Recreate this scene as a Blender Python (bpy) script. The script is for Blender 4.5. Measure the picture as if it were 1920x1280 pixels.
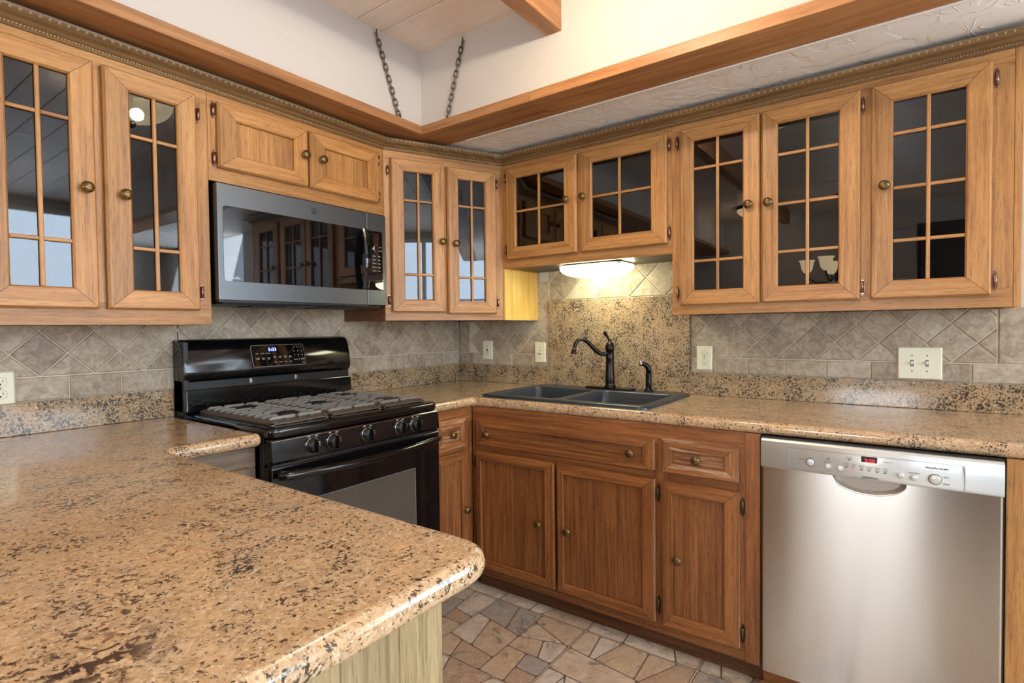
import bpy, bmesh, math, random
from mathutils import Vector, Matrix
random.seed(7)
PI = math.pi
for o in list(bpy.data.objects): bpy.data.objects.remove(o, do_unlink=True)
scn = bpy.context.scene
COL = scn.collection

# ------------------------------------------------------------------ camera
cam = bpy.data.cameras.new('camera'); camo = bpy.data.objects.new('camera', cam); COL.objects.link(camo)
FW = Vector((0.80786621, 0.5888491, -0.02467651)); RT = Vector((0.58876307, -0.80822543, -0.0113884)); UP = Vector((0.02665023, 0.00532831, 0.99963062))
M = Matrix(((RT.x, UP.x, -FW.x, -2.5977), (RT.y, UP.y, -FW.y, -2.3058), (RT.z, UP.z, -FW.z, 1.2386), (0, 0, 0, 1)))
camo.matrix_world = M
cam.sensor_fit = 'HORIZONTAL'; cam.sensor_width = 36.0; cam.lens = 36.0 * 1018.06 / 1920.0
cam.clip_start = 0.02; cam.clip_end = 200
scn.camera = camo

# ------------------------------------------------------------------ world, exposure
scn.view_settings.view_transform = 'Standard'; scn.view_settings.look = 'None'
scn.view_settings.exposure = 0.22; scn.view_settings.gamma = 1.0; scn.view_settings.use_curve_mapping = False
W = bpy.data.worlds.new('world'); scn.world = W; W.use_nodes = True
nt = W.node_tree; nt.nodes.clear()
bg = nt.nodes.new('ShaderNodeBackground'); out = nt.nodes.new('ShaderNodeOutputWorld')
bg.inputs[0].default_value = (0.72, 0.86, 1.0, 1); bg.inputs[1].default_value = 3.0
nt.links.new(bg.outputs[0], out.inputs[0])

def area(name, loc, rot, sx, sy, power, color):
    l = bpy.data.lights.new(name, 'AREA'); l.shape = 'RECTANGLE'; l.size = sx; l.size_y = sy; l.energy = power; l.color = color
    o = bpy.data.objects.new(name, l); COL.objects.link(o); o.location = loc; o.rotation_euler = rot
    return o
# daylight through the windows behind the camera, and an added soffit fill
area('daylight_front_window', (-3.2, -5.3, 1.75), (PI/2 - .25, 0, 0), 2.9, 1.7, 50, (0.84, 0.92, 1.0)).data.spread = 2.6
area('daylight_front_window_right', (-1.05, -5.3, 1.75), (PI/2 - .25, 0, 0), 1.4, 1.7, 44, (0.78, 0.89, 1.0)).data.spread = 2.6
area('daylight_left_window', (-5.42, -2.0, 1.3), (PI/2 - .15, 0, -PI/2), 1.0, 1.1, 50, (0.94, 0.97, 1.0)).data.spread = 2.6
area('side_soffit_fill', (-0.12, -4.05, 1.45), (PI/2 + .25, 0, PI/2), 1.2, 1.5, 60, (0.84, 0.92, 1.0)).data.spread = 2.6  # added fill inside the room, tilted upward to brighten the soffit

def point(name, loc, power, color, r=0.05):
    l = bpy.data.lights.new(name, 'POINT'); l.energy = power; l.color = color; l.shadow_soft_size = r
    o = bpy.data.objects.new(name, l); COL.objects.link(o); o.location = loc; return o

# ------------------------------------------------------------------ materials
def lin(c):
    return tuple(((v/255.0)/12.92 if v/255.0 <= 0.04045 else ((v/255.0+0.055)/1.055)**2.4) for v in c) + (1.0,)

class N:
    def __init__(s, name):
        s.m = bpy.data.materials.new(name); s.m.use_nodes = True; s.t = s.m.node_tree; s.t.nodes.clear()
        s.o = s.n('ShaderNodeOutputMaterial'); s.b = s.n('ShaderNodeBsdfPrincipled'); s.l(s.b.outputs[0], s.o.inputs[0])
    def n(s, t, **k):
        x = s.t.nodes.new(t)
        for a, v in k.items(): setattr(x, a, v)
        return x
    def l(s, a, b): s.t.links.new(a, b)
    def set(s, **k):
        for a, v in k.items():
            s.b.inputs[{'col': 'Base Color', 'rough': 'Roughness', 'metal': 'Metallic', 'spec': 'Specular IOR Level', 'coat': 'Coat Weight', 'coatr': 'Coat Roughness', 'ior': 'IOR', 'aniso': 'Anisotropic', 'arot': 'Anisotropic Rotation'}[a]].default_value = v
        return s
    def math(s, op, a, b=None, c=None):
        x = s.n('ShaderNodeMath', operation=op)
        for i, v in enumerate((a, b, c)):
            if v is None: continue
            if isinstance(v, (int, float)): x.inputs[i].default_value = v
            else: s.l(v, x.inputs[i])
        return x.outputs[0]
    def obj(s): return s.n('ShaderNodeTexCoord').outputs['Object']
    def mapping(s, v, scale=(1, 1, 1), loc=(0, 0, 0), rot=(0, 0, 0)):
        x = s.n('ShaderNodeMapping'); x.inputs['Scale'].default_value = scale; x.inputs['Location'].default_value = loc; x.inputs['Rotation'].default_value = rot
        s.l(v, x.inputs[0]); return x.outputs[0]
    def noise(s, v, scale, detail=4, rough=0.55, dist=0.0):
        x = s.n('ShaderNodeTexNoise'); x.inputs['Scale'].default_value = scale; x.inputs['Detail'].default_value = detail
        x.inputs['Roughness'].default_value = rough; x.inputs['Distortion'].default_value = dist; s.l(v, x.inputs['Vector']); return x.outputs[0]
    def vor(s, v, scale, feat='F1', rand=1.0):
        x = s.n('ShaderNodeTexVoronoi', feature=feat); x.inputs['Scale'].default_value = scale; x.inputs['Randomness'].default_value = rand
        s.l(v, x.inputs['Vector']); return x
    def ramp(s, v, stops, interp='LINEAR'):
        x = s.n('ShaderNodeValToRGB'); cr = x.color_ramp; cr.interpolation = interp
        while len(cr.elements) < len(stops): cr.elements.new(0.5)
        for e, (p, c) in zip(cr.elements, stops):
            e.position = p; e.color = c if len(c) == 4 else tuple(c) + (1,)
        s.l(v, x.inputs[0]); return x.outputs[0]
    def mix(s, f, a, b, mode='MIX'):
        x = s.n('ShaderNodeMix', data_type='RGBA', blend_type=mode)
        for i, v in ((0, f), (6, a), (7, b)):
            if isinstance(v, (int, float)): x.inputs[i].default_value = v
            elif isinstance(v, tuple): x.inputs[i].default_value = v
            else: s.l(v, x.inputs[i])
        return x.outputs[2]
    def bump(s, h, strength=0.3, dist=0.01):
        x = s.n('ShaderNodeBump'); x.inputs['Strength'].default_value = strength; x.inputs['Distance'].default_value = dist
        s.l(h, x.inputs['Height']); s.l(x.outputs[0], s.b.inputs['Normal'])
    def rnd(s):   # vector offset different for every mesh island and object
        g = s.n('ShaderNodeNewGeometry').outputs['Random Per Island']; oi = s.n('ShaderNodeObjectInfo').outputs['Random']
        return g, oi

def simple(name, col, rough=0.5, metal=0.0, spec=0.5, coat=0.0):
    return N(name).set(col=lin(col), rough=rough, metal=metal, spec=spec, coat=coat).m

def wood(name, dark, mid, light, axis, rough=0.42, fine=1.0, wear=0.0, var=0.24, knots=0.0, pore=0.38, coat=0.0):
    s = N(name); g, oi = s.rnd()
    cx = s.n('ShaderNodeCombineXYZ'); a = s.math('MULTIPLY', g, 7.3); b = s.math('MULTIPLY', oi, 11.7)
    s.l(a, cx.inputs[0]); s.l(b, cx.inputs[1]); s.l(s.math('MULTIPLY', g, 5.1), cx.inputs[2])
    va = s.n('ShaderNodeVectorMath', operation='ADD'); s.l(s.obj(), va.inputs[0]); s.l(cx.outputs[0], va.inputs[1]); v = va.outputs[0]
    def sc(al, ac): return tuple(al if 'xyz'[i] == axis else ac for i in range(3))
    v1 = s.mapping(v, sc(2.4, 64 * fine)); n1 = s.noise(v1, 1.0, 8, 0.68, 0.25)
    v2 = s.mapping(v, sc(22, 330 * fine)); n2 = s.noise(v2, 1.0, 2, 0.6, 0.0)
    n3 = s.noise(v, 2.6, 3, 0.5, 0.3)
    c = s.ramp(n1, [(0.25, lin(dark)), (0.46, lin(mid)), (0.72, lin(light))])
    t = s.ramp(n2, [(0.33, (1 - pore,) * 3), (0.47, (1.0,) * 3)])
    c = s.mix(0.8, c, t, 'MULTIPLY')
    w = s.math('ADD', s.math('MULTIPLY', g, var), s.math('MULTIPLY', n3, 0.5)); w = s.math('ADD', w, 0.75 - var * 0.5)
    cc = s.n('ShaderNodeCombineColor')
    for i in range(3): s.l(w, cc.inputs[i])
    c = s.mix(1.0, c, cc.outputs[0], 'MULTIPLY')
    if knots:
        vk = s.vor(s.mapping(v, sc(1.2, 5)), 1.0); k = s.ramp(vk.outputs['Distance'], [(0.0, (1, 1, 1)), (0.09, (0.0,) * 3)])
        c = s.mix(k, c, lin(tuple(x * .45 for x in dark)))
    if wear:
        wn = s.noise(s.mapping(v, sc(4, 60)), 1.0, 6, 0.75, 0.4); wl = s.noise(v, 5.0, 2, 0.5)
        m = s.math('MULTIPLY', s.ramp(wn, [(0.50, (0,) * 3), (0.60, (1,) * 3)]), s.ramp(wl, [(0.60 - wear * .2, (0,) * 3), (0.70 - wear * .1, (1,) * 3)]))
        c = s.mix(s.math('MULTIPLY', m, 0.72), c, lin((205, 176, 150)))
    s.l(c, s.b.inputs['Base Color']); s.set(rough=rough, coat=coat, coatr=0.25)
    s.bump(s.math('ADD', s.math('MULTIPLY', n2, .6), n1), 0.12, 0.002)
    return s.m

UPC = ((114, 72, 34), (172, 120, 66), (198, 148, 90))
LOC = ((78, 42, 20), (134, 82, 42), (170, 112, 64))
MW = {}
for ax in 'xyz':
    MW['up' + ax] = wood('oak_upper_' + ax, *UPC, ax)
    MW['lo' + ax] = wood('oak_lower_' + ax, *LOC, ax, fine=1.15, pore=.5)
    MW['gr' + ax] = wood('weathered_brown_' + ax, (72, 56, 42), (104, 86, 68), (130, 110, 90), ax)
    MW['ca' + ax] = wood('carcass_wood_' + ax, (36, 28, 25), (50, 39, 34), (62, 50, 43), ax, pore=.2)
WORNX = wood('oak_worn_x', *LOC, 'x', wear=2.0); WORNZ = wood('oak_worn_z', *LOC, 'z', wear=1.5)
EDGEWORN = wood('worn_bare_edge', (130, 92, 66), (170, 132, 104), (206, 178, 152), 'z', wear=1.2)
LAMPYELLOWZ = wood('lamp_yellow_panel', (196, 150, 70), (222, 178, 92), (238, 200, 120), 'z', var=.15, pore=.15, fine=.8)  # the lamp's yellow light is put into this wood colour
GREYZ = wood('pale_weathered_panel', (104, 84, 56), (148, 126, 88), (178, 156, 116), 'z', pore=.45, fine=1.0)
BEAMX = wood('beam_pine_x', (116, 74, 42), (160, 110, 68), (186, 136, 90), 'x', fine=.6, pore=.15, knots=1, var=.12)
BEAMY = wood('beam_pine_y', (120, 76, 42), (166, 114, 70), (192, 142, 94), 'y', fine=.6, pore=.15, knots=1, var=.12)
CROWNM = {ax: wood('crown_wood_' + ax, (84, 60, 36), (122, 92, 58), (148, 116, 76), ax, pore=.25, var=.1) for ax in 'xy'}
CARVED = simple('carved_pale_wood', (168, 136, 90), .5)  # carved rows, paler than the crown wood
PLANKM = wood('whitewashed_plank', (228, 206, 188), (238, 220, 204), (245, 232, 218), 'y', fine=.35, pore=.03, var=.08)

def granite(name, warm=(206, 170, 128), k=1.0, dk=.775, gray=0.0):
    s = N(name); v = s.obj()
    vd = s.n('ShaderNodeVectorMath', operation='ADD'); nz = s.n('ShaderNodeTexNoise'); nz.inputs['Scale'].default_value = 30; s.l(v, nz.inputs['Vector'])
    sc = s.n('ShaderNodeVectorMath', operation='SCALE'); s.l(nz.outputs['Color'], sc.inputs[0]); sc.inputs['Scale'].default_value = 0.007
    s.l(v, vd.inputs[0]); s.l(sc.outputs[0], vd.inputs[1]); v = vd.outputs[0]
    n1 = s.noise(v, 88, 5, 0.7, 0.3)
    q = lambda t: lin(tuple(x * k for x in t))
    c = s.ramp(n1, [(0.26, q((138, 108, 78))), (0.40, q((182, 144, 104))), (0.52, lin(warm)), (0.66, q((222, 192, 152))), (0.80, q((230, 208, 176)))])
    big = s.noise(v, 5, 4, 0.6, 0.5)
    c = s.mix(s.ramp(big, [(0.42, (0,) * 3), (0.68, (.55,) * 3)]), c, lin((204, 158, 106)))
    c = s.mix(s.ramp(s.noise(v, 9, 3, .6, .2), [(0.55, (0,) * 3), (0.72, (.5,) * 3)]), c, lin((168, 150, 130)))
    c = s.mix(gray, c, lin((150, 142, 128)))
    n2 = s.noise(v, 140, 3, 0.65, 0.5); n4 = s.noise(v, 16, 3, .6)
    thr = s.math('ADD', n2, s.math('MULTIPLY', n4, 0.42))
    m = s.ramp(thr, [(dk, (0,) * 3), (dk + .055, (1,) * 3)])
    c = s.mix(s.math('MULTIPLY', m, .92), c, lin((44, 34, 30)))
    vo = s.vor(v, 340); cr = s.n('ShaderNodeSeparateColor'); s.l(vo.outputs['Color'], cr.inputs[0])
    m2 = s.ramp(cr.outputs[0], [(0.90, (0,) * 3), (0.95, (.45,) * 3)], 'LINEAR'); c = s.mix(m2, c, lin((92, 70, 54)))
    m3 = s.ramp(cr.outputs[1], [(0.92, (0,) * 3), (0.96, (.4,) * 3)], 'LINEAR'); c = s.mix(m3, c, lin((240, 226, 204)))
    # one dark mineral cluster in the peninsula slab
    pd = s.n('ShaderNodeVectorMath', operation='DISTANCE'); s.l(s.obj(), pd.inputs[0]); pd.inputs[1].default_value = (-2.415, -1.655, .914)
    mk = s.math('MULTIPLY', s.ramp(pd.outputs['Value'], [(0.03, (1,) * 3), (0.075, (0,) * 3)]), s.ramp(s.noise(s.obj(), 55, 3, .6, .5), [(0.50, (0,) * 3), (0.56, (1,) * 3)]))
    c = s.mix(mk, c, lin((62, 46, 42)))
    s.l(c, s.b.inputs['Base Color']); s.set(rough=0.13, spec=0.5)
    return s.m
GRAN = granite('polished_granite', gray=.22); GRAN2 = granite('splash_granite', (166, 140, 100), .74, .735, .24)

def travertine(name):
    s = N(name); v = s.obj(); g, oi = s.rnd()
    n = s.noise(v, 32, 8, 0.72, 0.8); n2 = s.noise(v, 110, 4, .7, .3)
    va = s.n('ShaderNodeVectorMath', operation='ADD'); cx = s.n('ShaderNodeCombineXYZ'); s.l(s.math('MULTIPLY', g, 9.), cx.inputs[0]); s.l(cx.outputs[0], va.inputs[1]); s.l(v, va.inputs[0])
    c = s.ramp(n, [(0.28, lin((120, 100, 78))), (0.44, lin((164, 144, 118))), (0.58, lin((200, 184, 158))), (0.74, lin((228, 218, 202)))])
    tone = s.ramp(g, [(0.0, lin((120, 104, 88))), (0.35, lin((162, 146, 124))), (0.7, lin((190, 176, 156))), (1.0, lin((142, 118, 92)))])
    c = s.mix(0.5, c, tone)
    pv = s.vor(s.mapping(va.outputs[0], (1, 1, 2.2)), 75); pits = s.ramp(pv.outputs['Distance'], [(0.10, (1,) * 3), (0.20, (0,) * 3)])
    pm = s.math('MULTIPLY', pits, s.ramp(s.noise(va.outputs[0], 14, 2, .5), [(0.55, (0,) * 3), (0.62, (1,) * 3)]))
    c = s.mix(s.math('MULTIPLY', pm, .85), c, lin((86, 68, 52)))
    s.l(c, s.b.inputs['Base Color']); s.set(rough=0.55)
    s.bump(s.math('SUBTRACT', s.math('MULTIPLY', n2, .5), s.math('MULTIPLY', pm, 1.5)), 0.5, 0.002)
    return s.m
TRAV = travertine('tumbled_travertine'); GROUT = simple('tile_grout', (208, 196, 174), .85); FGROUT = simple('floor_grout', (196, 182, 162), .8)

def flagstone():
    s = N('flagstone_print_tile'); v = s.obj(); g, oi = s.rnd()
    tone = s.ramp(g, [(0.0, lin((200, 176, 148))), (0.16, lin((212, 192, 166))), (0.32, lin((182, 154, 128))), (0.42, lin((214, 200, 182))), (0.6, lin((226, 210, 190))), (0.74, lin((168, 162, 154))), (0.84, lin((204, 178, 148))), (0.95, lin((128, 114, 104)))], 'CONSTANT')
    n = s.noise(v, 11, 8, .68, 1.2); n2 = s.noise(v, 40, 5, .7, 1.5)
    c = s.mix(s.ramp(n, [(0.40, (0,) * 3), (0.66, (.6,) * 3)]), tone, lin((160, 128, 100)))
    c = s.mix(s.ramp(n2, [(0.52, (0,) * 3), (0.74, (.45,) * 3)]), c, lin((240, 224, 204)))
    c = s.mix(s.ramp(s.noise(v, 6, 5, .7, 2.), [(0.57, (0,) * 3), (0.70, (.85,) * 3)]), c, lin((88, 80, 74)))
    s.l(c, s.b.inputs['Base Color']); s.set(rough=0.42); s.bump(n, .3, .004)
    return s.m
FLAG = flagstone()

def plaster(name, col, tex):
    s = N(name); v = s.obj()
    if tex:
        n = s.noise(v, 7, 5, .5, 1.5); e = s.vor(s.mapping(v, (1, 1.0, 1)), 5.5, 'DISTANCE_TO_EDGE')
        nv = s.n('ShaderNodeVectorMath', operation='ADD'); nz = s.n('ShaderNodeTexNoise'); nz.inputs['Scale'].default_value = 3.; s.l(v, nz.inputs['Vector']); s.l(v, nv.inputs[0]); s.l(nz.outputs['Color'], nv.inputs[1]); s.l(nv.outputs[0], e.inputs['Vector'])
        ridge = s.ramp(e.outputs['Distance'], [(0.0, (1,) * 3), (0.035, (0,) * 3)])
        ridge = s.math('MULTIPLY', ridge, s.ramp(s.noise(v, 9, 2, .5), [(0.48, (0,) * 3), (0.58, (1,) * 3)]))
        s.bump(s.math('ADD', s.math('MULTIPLY', ridge, 1.), s.ramp(n, [(0.45, (0,) * 3), (0.5, (.6,) * 3), (0.62, (.7,) * 3)])), .42, .006); s.set(spec=.7)
    else:
        s.bump(s.noise(v, 14, 4, .5, .5), .15, .004)
    s.set(col=lin(col), rough=.45 if tex else .75); return s.m
PLASTER = plaster('smooth_plaster', (208, 200, 193), False); TEXPL = plaster('textured_plaster', (250, 248, 244), True)
TRIMW = simple('white_trim', (236, 232, 224), .5)

BLACKG = N('black_gloss_enamel').set(col=lin((12, 12, 13)), rough=.09, spec=.6).m
BLACKM = simple('black_satin', (20, 20, 21), .4); BLACKGL = N('black_glass').set(col=lin((10, 10, 11)), rough=.02, spec=.8).m
SLATE = N('slate_steel').set(col=lin((104, 108, 112)), rough=.36, metal=.85).m
DSTEEL = N('pocket_shade_steel').set(col=lin((168, 158, 146)), rough=.42, metal=.55).m  # recess shade and reflection put into a duller copy of the steel
def steel():
    s = N('brushed_steel'); v = s.obj(); n = s.noise(s.mapping(v, (600, 6, 600)), 1., 2, .5)
    s.l(s.ramp(n, [(0.3, lin((176, 172, 166))), (0.7, lin((206, 202, 196)))]), s.b.inputs['Base Color'])
    s.set(metal=1.0, rough=.21, aniso=.95, arot=0.25); tg = s.n('ShaderNodeCombineXYZ'); tg.inputs[1].default_value = 1.0; s.l(tg.outputs[0], s.b.inputs['Tangent'])
    return s.m
STEEL = steel(); CHROME = simple('bright_chrome', (220, 220, 222), .12, 1.0); SILVER = N('silver_plastic').set(col=lin((206, 206, 202)), rough=.35, metal=.35).m
IRON = simple('iron_reflect_grey', (150, 146, 140), .34, .5, .6); RAIL = simple('rail_reflect_brown', (92, 80, 70), .45, .3, .5); BRONZE = N('oil_rubbed_bronze').set(col=lin((44, 38, 36)), rough=.24, metal=.75, spec=.6).m  # grate colours hold reflected light (fingers) and reflected wood (rails)
DARKBRASS = N('dark_brass_grooves').set(col=lin((62, 48, 30)), rough=.4, metal=.8).m
BRASS = N('antique_brass').set(col=lin((150, 124, 80)), rough=.32, metal=.9).m
HINGE = N('dark_hinge_metal').set(col=lin((140, 108, 94)), rough=.25, metal=.9).m; HINGEL = N('antique_brass_hinge').set(col=lin((92, 78, 52)), rough=.4, metal=.85).m
SINKM = N('black_composite').set(col=lin((46, 53, 60)), rough=.30, spec=.5).m
IVORY = simple('ivory_plastic', (232, 226, 196), .35); DARKSLOT = simple('dark_slot', (24, 20, 18), .6); WHITEP = simple('white_plastic', (240, 238, 226), .35)
INK = simple('dark_print', (52, 52, 54), .5); PALEINK = simple('pale_print', (214, 214, 216), .5); GREYINK = simple('grey_print', (132, 130, 128), .5)
CHAINM = simple('aged_chain_metal', (104, 92, 78), .42, .8)
def emis(name, col, st):
    s = N(name); s.b.inputs['Emission Color'].default_value = lin(col); s.b.inputs['Emission Strength'].default_value = st; s.set(col=lin(col), rough=.4); return s.m
REDLED = emis('red_led', (255, 40, 50), 3.0); BLUELED = emis('blue_led', (110, 130, 255), 5.0)
UCLM = emis('lamp_diffuser', (255, 255, 218), 13.0); BOWLM = emis('alabaster_lamp_bowl', (255, 226, 176), 5.0)
def translucent_bowl():
    s = N('alabaster_translucent'); s.t.nodes.remove(s.b); tr = s.n('ShaderNodeBsdfTransparent'); tr.inputs[0].default_value = (1, .93, .8, 1)
    em = s.n('ShaderNodeEmission'); em.inputs[0].default_value = lin((255, 232, 190)); em.inputs[1].default_value = 4.5; mx = s.n('ShaderNodeMixShader'); mx.inputs[0].default_value = .74
    s.l(tr.outputs[0], mx.inputs[1]); s.l(em.outputs[0], mx.inputs[2]); s.l(mx.outputs[0], s.o.inputs[0]); return s.m
BOWLT = translucent_bowl()
def glassmat():
    s = N('cabinet_glass'); s.t.nodes.remove(s.b)
    tr = s.n('ShaderNodeBsdfTransparent'); tr.inputs[0].default_value = (.30, .30, .31, 1)
    gl = s.n('ShaderNodeBsdfGlossy'); gl.inputs['Roughness'].default_value = .015; gl.inputs[0].default_value = (.95, .97, 1, 1)
    fr = s.n('ShaderNodeFresnel'); fr.inputs[0].default_value = 1.6
    mx = s.n('ShaderNodeMixShader'); s.l(fr.outputs[0], mx.inputs[0]); s.l(tr.outputs[0], mx.inputs[1]); s.l(gl.outputs[0], mx.inputs[2]); s.l(mx.outputs[0], s.o.inputs[0])
    return s.m
GLASS = glassmat()
def winglass():
    s = N('window_glass'); s.t.nodes.remove(s.b)
    tr = s.n('ShaderNodeBsdfTransparent'); tr.inputs[0].default_value = (.96, .98, 1, 1); gl = s.n('ShaderNodeBsdfGlossy'); gl.inputs['Roughness'].default_value = .01
    mx = s.n('ShaderNodeMixShader'); mx.inputs[0].default_value = .05; s.l(tr.outputs[0], mx.inputs[1]); s.l(gl.outputs[0], mx.inputs[2]); s.l(mx.outputs[0], s.o.inputs[0]); return s.m
WGLASS = winglass()

# ------------------------------------------------------------------ helpers
class B:
    """collects faces (with material slots) for one mesh"""
    def __init__(s, *mats): s.bm = bmesh.new(); s.mats = list(mats)
    def mi(s, m):
        if m is None: return 0
        if m not in s.mats: s.mats.append(m)
        return s.mats.index(m)
    def quad(s, pts, m=None):
        try: f = s.bm.faces.new([s.bm.verts.new(p) for p in pts]); f.material_index = s.mi(m); return f
        except ValueError: return None
    def box(s, x0, x1, y0, y1, z0, z1, m=None, bev=0.0, seg=2):
        if x0 > x1: x0, x1 = x1, x0
        if y0 > y1: y0, y1 = y1, y0
        if z0 > z1: z0, z1 = z1, z0
        v = [s.bm.verts.new(p) for p in ((x0, y0, z0), (x1, y0, z0), (x1, y1, z0), (x0, y1, z0), (x0, y0, z1), (x1, y0, z1), (x1, y1, z1), (x0, y1, z1))]
        fs = [s.bm.faces.new([v[i] for i in q]) for q in ((0, 3, 2, 1), (4, 5, 6, 7), (0, 1, 5, 4), (1, 2, 6, 5), (2, 3, 7, 6), (3, 0, 4, 7))]
        k = s.mi(m)
        for f in fs: f.material_index = k
        if bev:
            es = list({e for f in fs for e in f.edges})
            r = bmesh.ops.bevel(s.bm, geom=es, offset=bev, segments=seg, affect='EDGES', profile=.5)
            for f in r['faces']: f.material_index = k
        return s
    def cyl(s, p0, p1, r0, r1=None, n=16, m=None, caps=True):
        p0, p1 = Vector(p0), Vector(p1); r1 = r0 if r1 is None else r1
        return s.tube([p0, p1], [r0, r1], n, m, caps)
    def tube(s, pts, rad, n=12, m=None, caps=True, closed=False, flat=1.0):
        pts = [Vector(p) for p in pts]; k = s.mi(m); rings = []
        up = None
        for i, p in enumerate(pts):
            if closed: t = pts[(i + 1) % len(pts)] - pts[i - 1]
            else: t = pts[min(i + 1, len(pts) - 1)] - pts[max(i - 1, 0)]
            t.normalize()
            if up is None: up = Vector((0, 0, 1)) if abs(t.z) < .9 else Vector((1, 0, 0))
            a = t.cross(up); a.normalize(); b = a.cross(t); b.normalize(); up = b
            r = rad[i] if isinstance(rad, (list, tuple)) else rad
            rings.append([s.bm.verts.new(p + a * math.cos(2 * PI * j / n) * r + b * math.sin(2 * PI * j / n) * r * flat) for j in range(n)])
        L = len(rings)
        for i in range(L if closed else L - 1):
            A, C = rings[i], rings[(i + 1) % L]
            for j in range(n):
                f = s.bm.faces.new((A[j], A[(j + 1) % n], C[(j + 1) % n], C[j])); f.material_index = k; f.smooth = True
        if caps and not closed:
            for q in (rings[0][::-1], rings[-1]):
                try: f = s.bm.faces.new(q); f.material_index = k
                except ValueError: pass
        return s
    def lathe(s, prof, n=24, m=None, mat4=None, smooth=True, ridge=0):
        """prof [(r, h)] revolved about local Z, mat4 places it"""
        mat4 = mat4 or Matrix(); k = s.mi(m); rings = []
        for (r, h) in prof:
            rings.append([s.bm.verts.new(mat4 @ Vector((math.cos(2 * PI * j / n) * r * (1 + (ridge if j % 2 else 0)), math.sin(2 * PI * j / n) * r * (1 + (ridge if j % 2 else 0)), h))) for j in range(n)])
        for i in range(len(rings) - 1):
            for j in range(n):
                f = s.bm.faces.new((rings[i][j], rings[i][(j + 1) % n], rings[i + 1][(j + 1) % n], rings[i + 1][j])); f.material_index = k; f.smooth = smooth
        for q in (rings[0][::-1], rings[-1]):
            f = s.bm.faces.new(q); f.material_index = k
        return s
    def prism(s, poly, d0, d1, plane='xz', m=None):
        """poly 2D points, extruded along the third axis from d0 to d1"""
        def P(a, b, d): return {'xz': (a, d, b), 'xy': (a, b, d), 'yz': (d, a, b)}[plane]
        k = s.mi(m)
        A = [s.bm.verts.new(P(a, b, d0)) for a, b in poly]; C = [s.bm.verts.new(P(a, b, d1)) for a, b in poly]
        fs = [s.bm.faces.new(A), s.bm.faces.new(C[::-1])]
        for i in range(len(poly)):
            j = (i + 1) % len(poly); fs.append(s.bm.faces.new((A[j], A[i], C[i], C[j])))
        for f in fs: f.material_index = k
        return fs
    def build(s, name, parent=None, loc=None, rotz=None, smooth_angle=None, fixn=True):
        me = bpy.data.meshes.new(name)
        if fixn: bmesh.ops.recalc_face_normals(s.bm, faces=s.bm.faces[:])
        s.bm.to_mesh(me); s.bm.free()
        for m in s.mats: me.materials.append(m)
        o = bpy.data.objects.new(name, me); COL.objects.link(o)
        if parent: o.parent = parent
        if loc: o.location = loc
        if rotz is not None: o.rotation_euler = (0, 0, rotz)
        return o

def thing(name, label, cat, loc=(0, 0, 0), rotz=0.0, group=None):
    o = bpy.data.objects.new(name, None); COL.objects.link(o); o.empty_display_size = .05
    o.location = loc; o.rotation_euler = (0, 0, rotz); o['label'] = label; o['category'] = cat
    if group: o['group'] = group
    return o
def tag(o, label, cat, group=None):
    o['label'] = label; o['category'] = cat
    if group: o['group'] = group
    return o
def struct(o): o['kind'] = 'structure'; return o
def instance(src, parent, loc, rot=(0, 0, 0)):
    o = src.copy(); COL.objects.link(o); o.parent = parent; o.location = loc; o.rotation_euler = rot; return o
_used = set()
def place(proto, parent, loc, rot=(0, 0, 0)):
    """first use moves the source itself, later uses copy it"""
    if proto.name not in _used:
        _used.add(proto.name); proto.parent = parent; proto.location = loc; proto.rotation_euler = rot; return proto
    return instance(proto, parent, loc, rot)

def rrect(x0, x1, z0, z1, r, n=5):
    pts = []
    for cx, cz, a0 in ((x1 - r, z1 - r, 0), (x0 + r, z1 - r, 90), (x0 + r, z0 + r, 180), (x1 - r, z0 + r, 270)):
        for i in range(n + 1):
            a = math.radians(a0 + 90 * i / n); pts.append((cx + r * math.cos(a), cz + r * math.sin(a)))
    return pts
def text(txt, size, mat, parent, loc, rot, name='lettering', ext=0.0004, align='CENTER', sx=1.0):
    cu = bpy.data.curves.new(name, 'FONT'); cu.body = txt; cu.size = size; cu.extrude = ext; cu.align_x = align; cu.align_y = 'CENTER'; cu.resolution_u = 3
    t = bpy.data.objects.new('tmp', cu); COL.objects.link(t)
    dg = bpy.context.evaluated_depsgraph_get(); me = bpy.data.meshes.new_from_object(t.evaluated_get(dg)); me.name = name
    bpy.data.objects.remove(t, do_unlink=True)
    me.materials.clear(); me.materials.append(mat)
    o = bpy.data.objects.new(name, me); COL.objects.link(o); o.parent = parent; o.location = loc; o.rotation_euler = rot; o.scale = (sx, 1, 1)
    return o
def merge_texts(items, mat, parent, name, rot=(PI / 2, 0, 0), ext=.0003):
    for (txt, size, x, y, z) in items: text(txt, size, mat, parent, (x, y, z), rot, name, ext)

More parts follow.
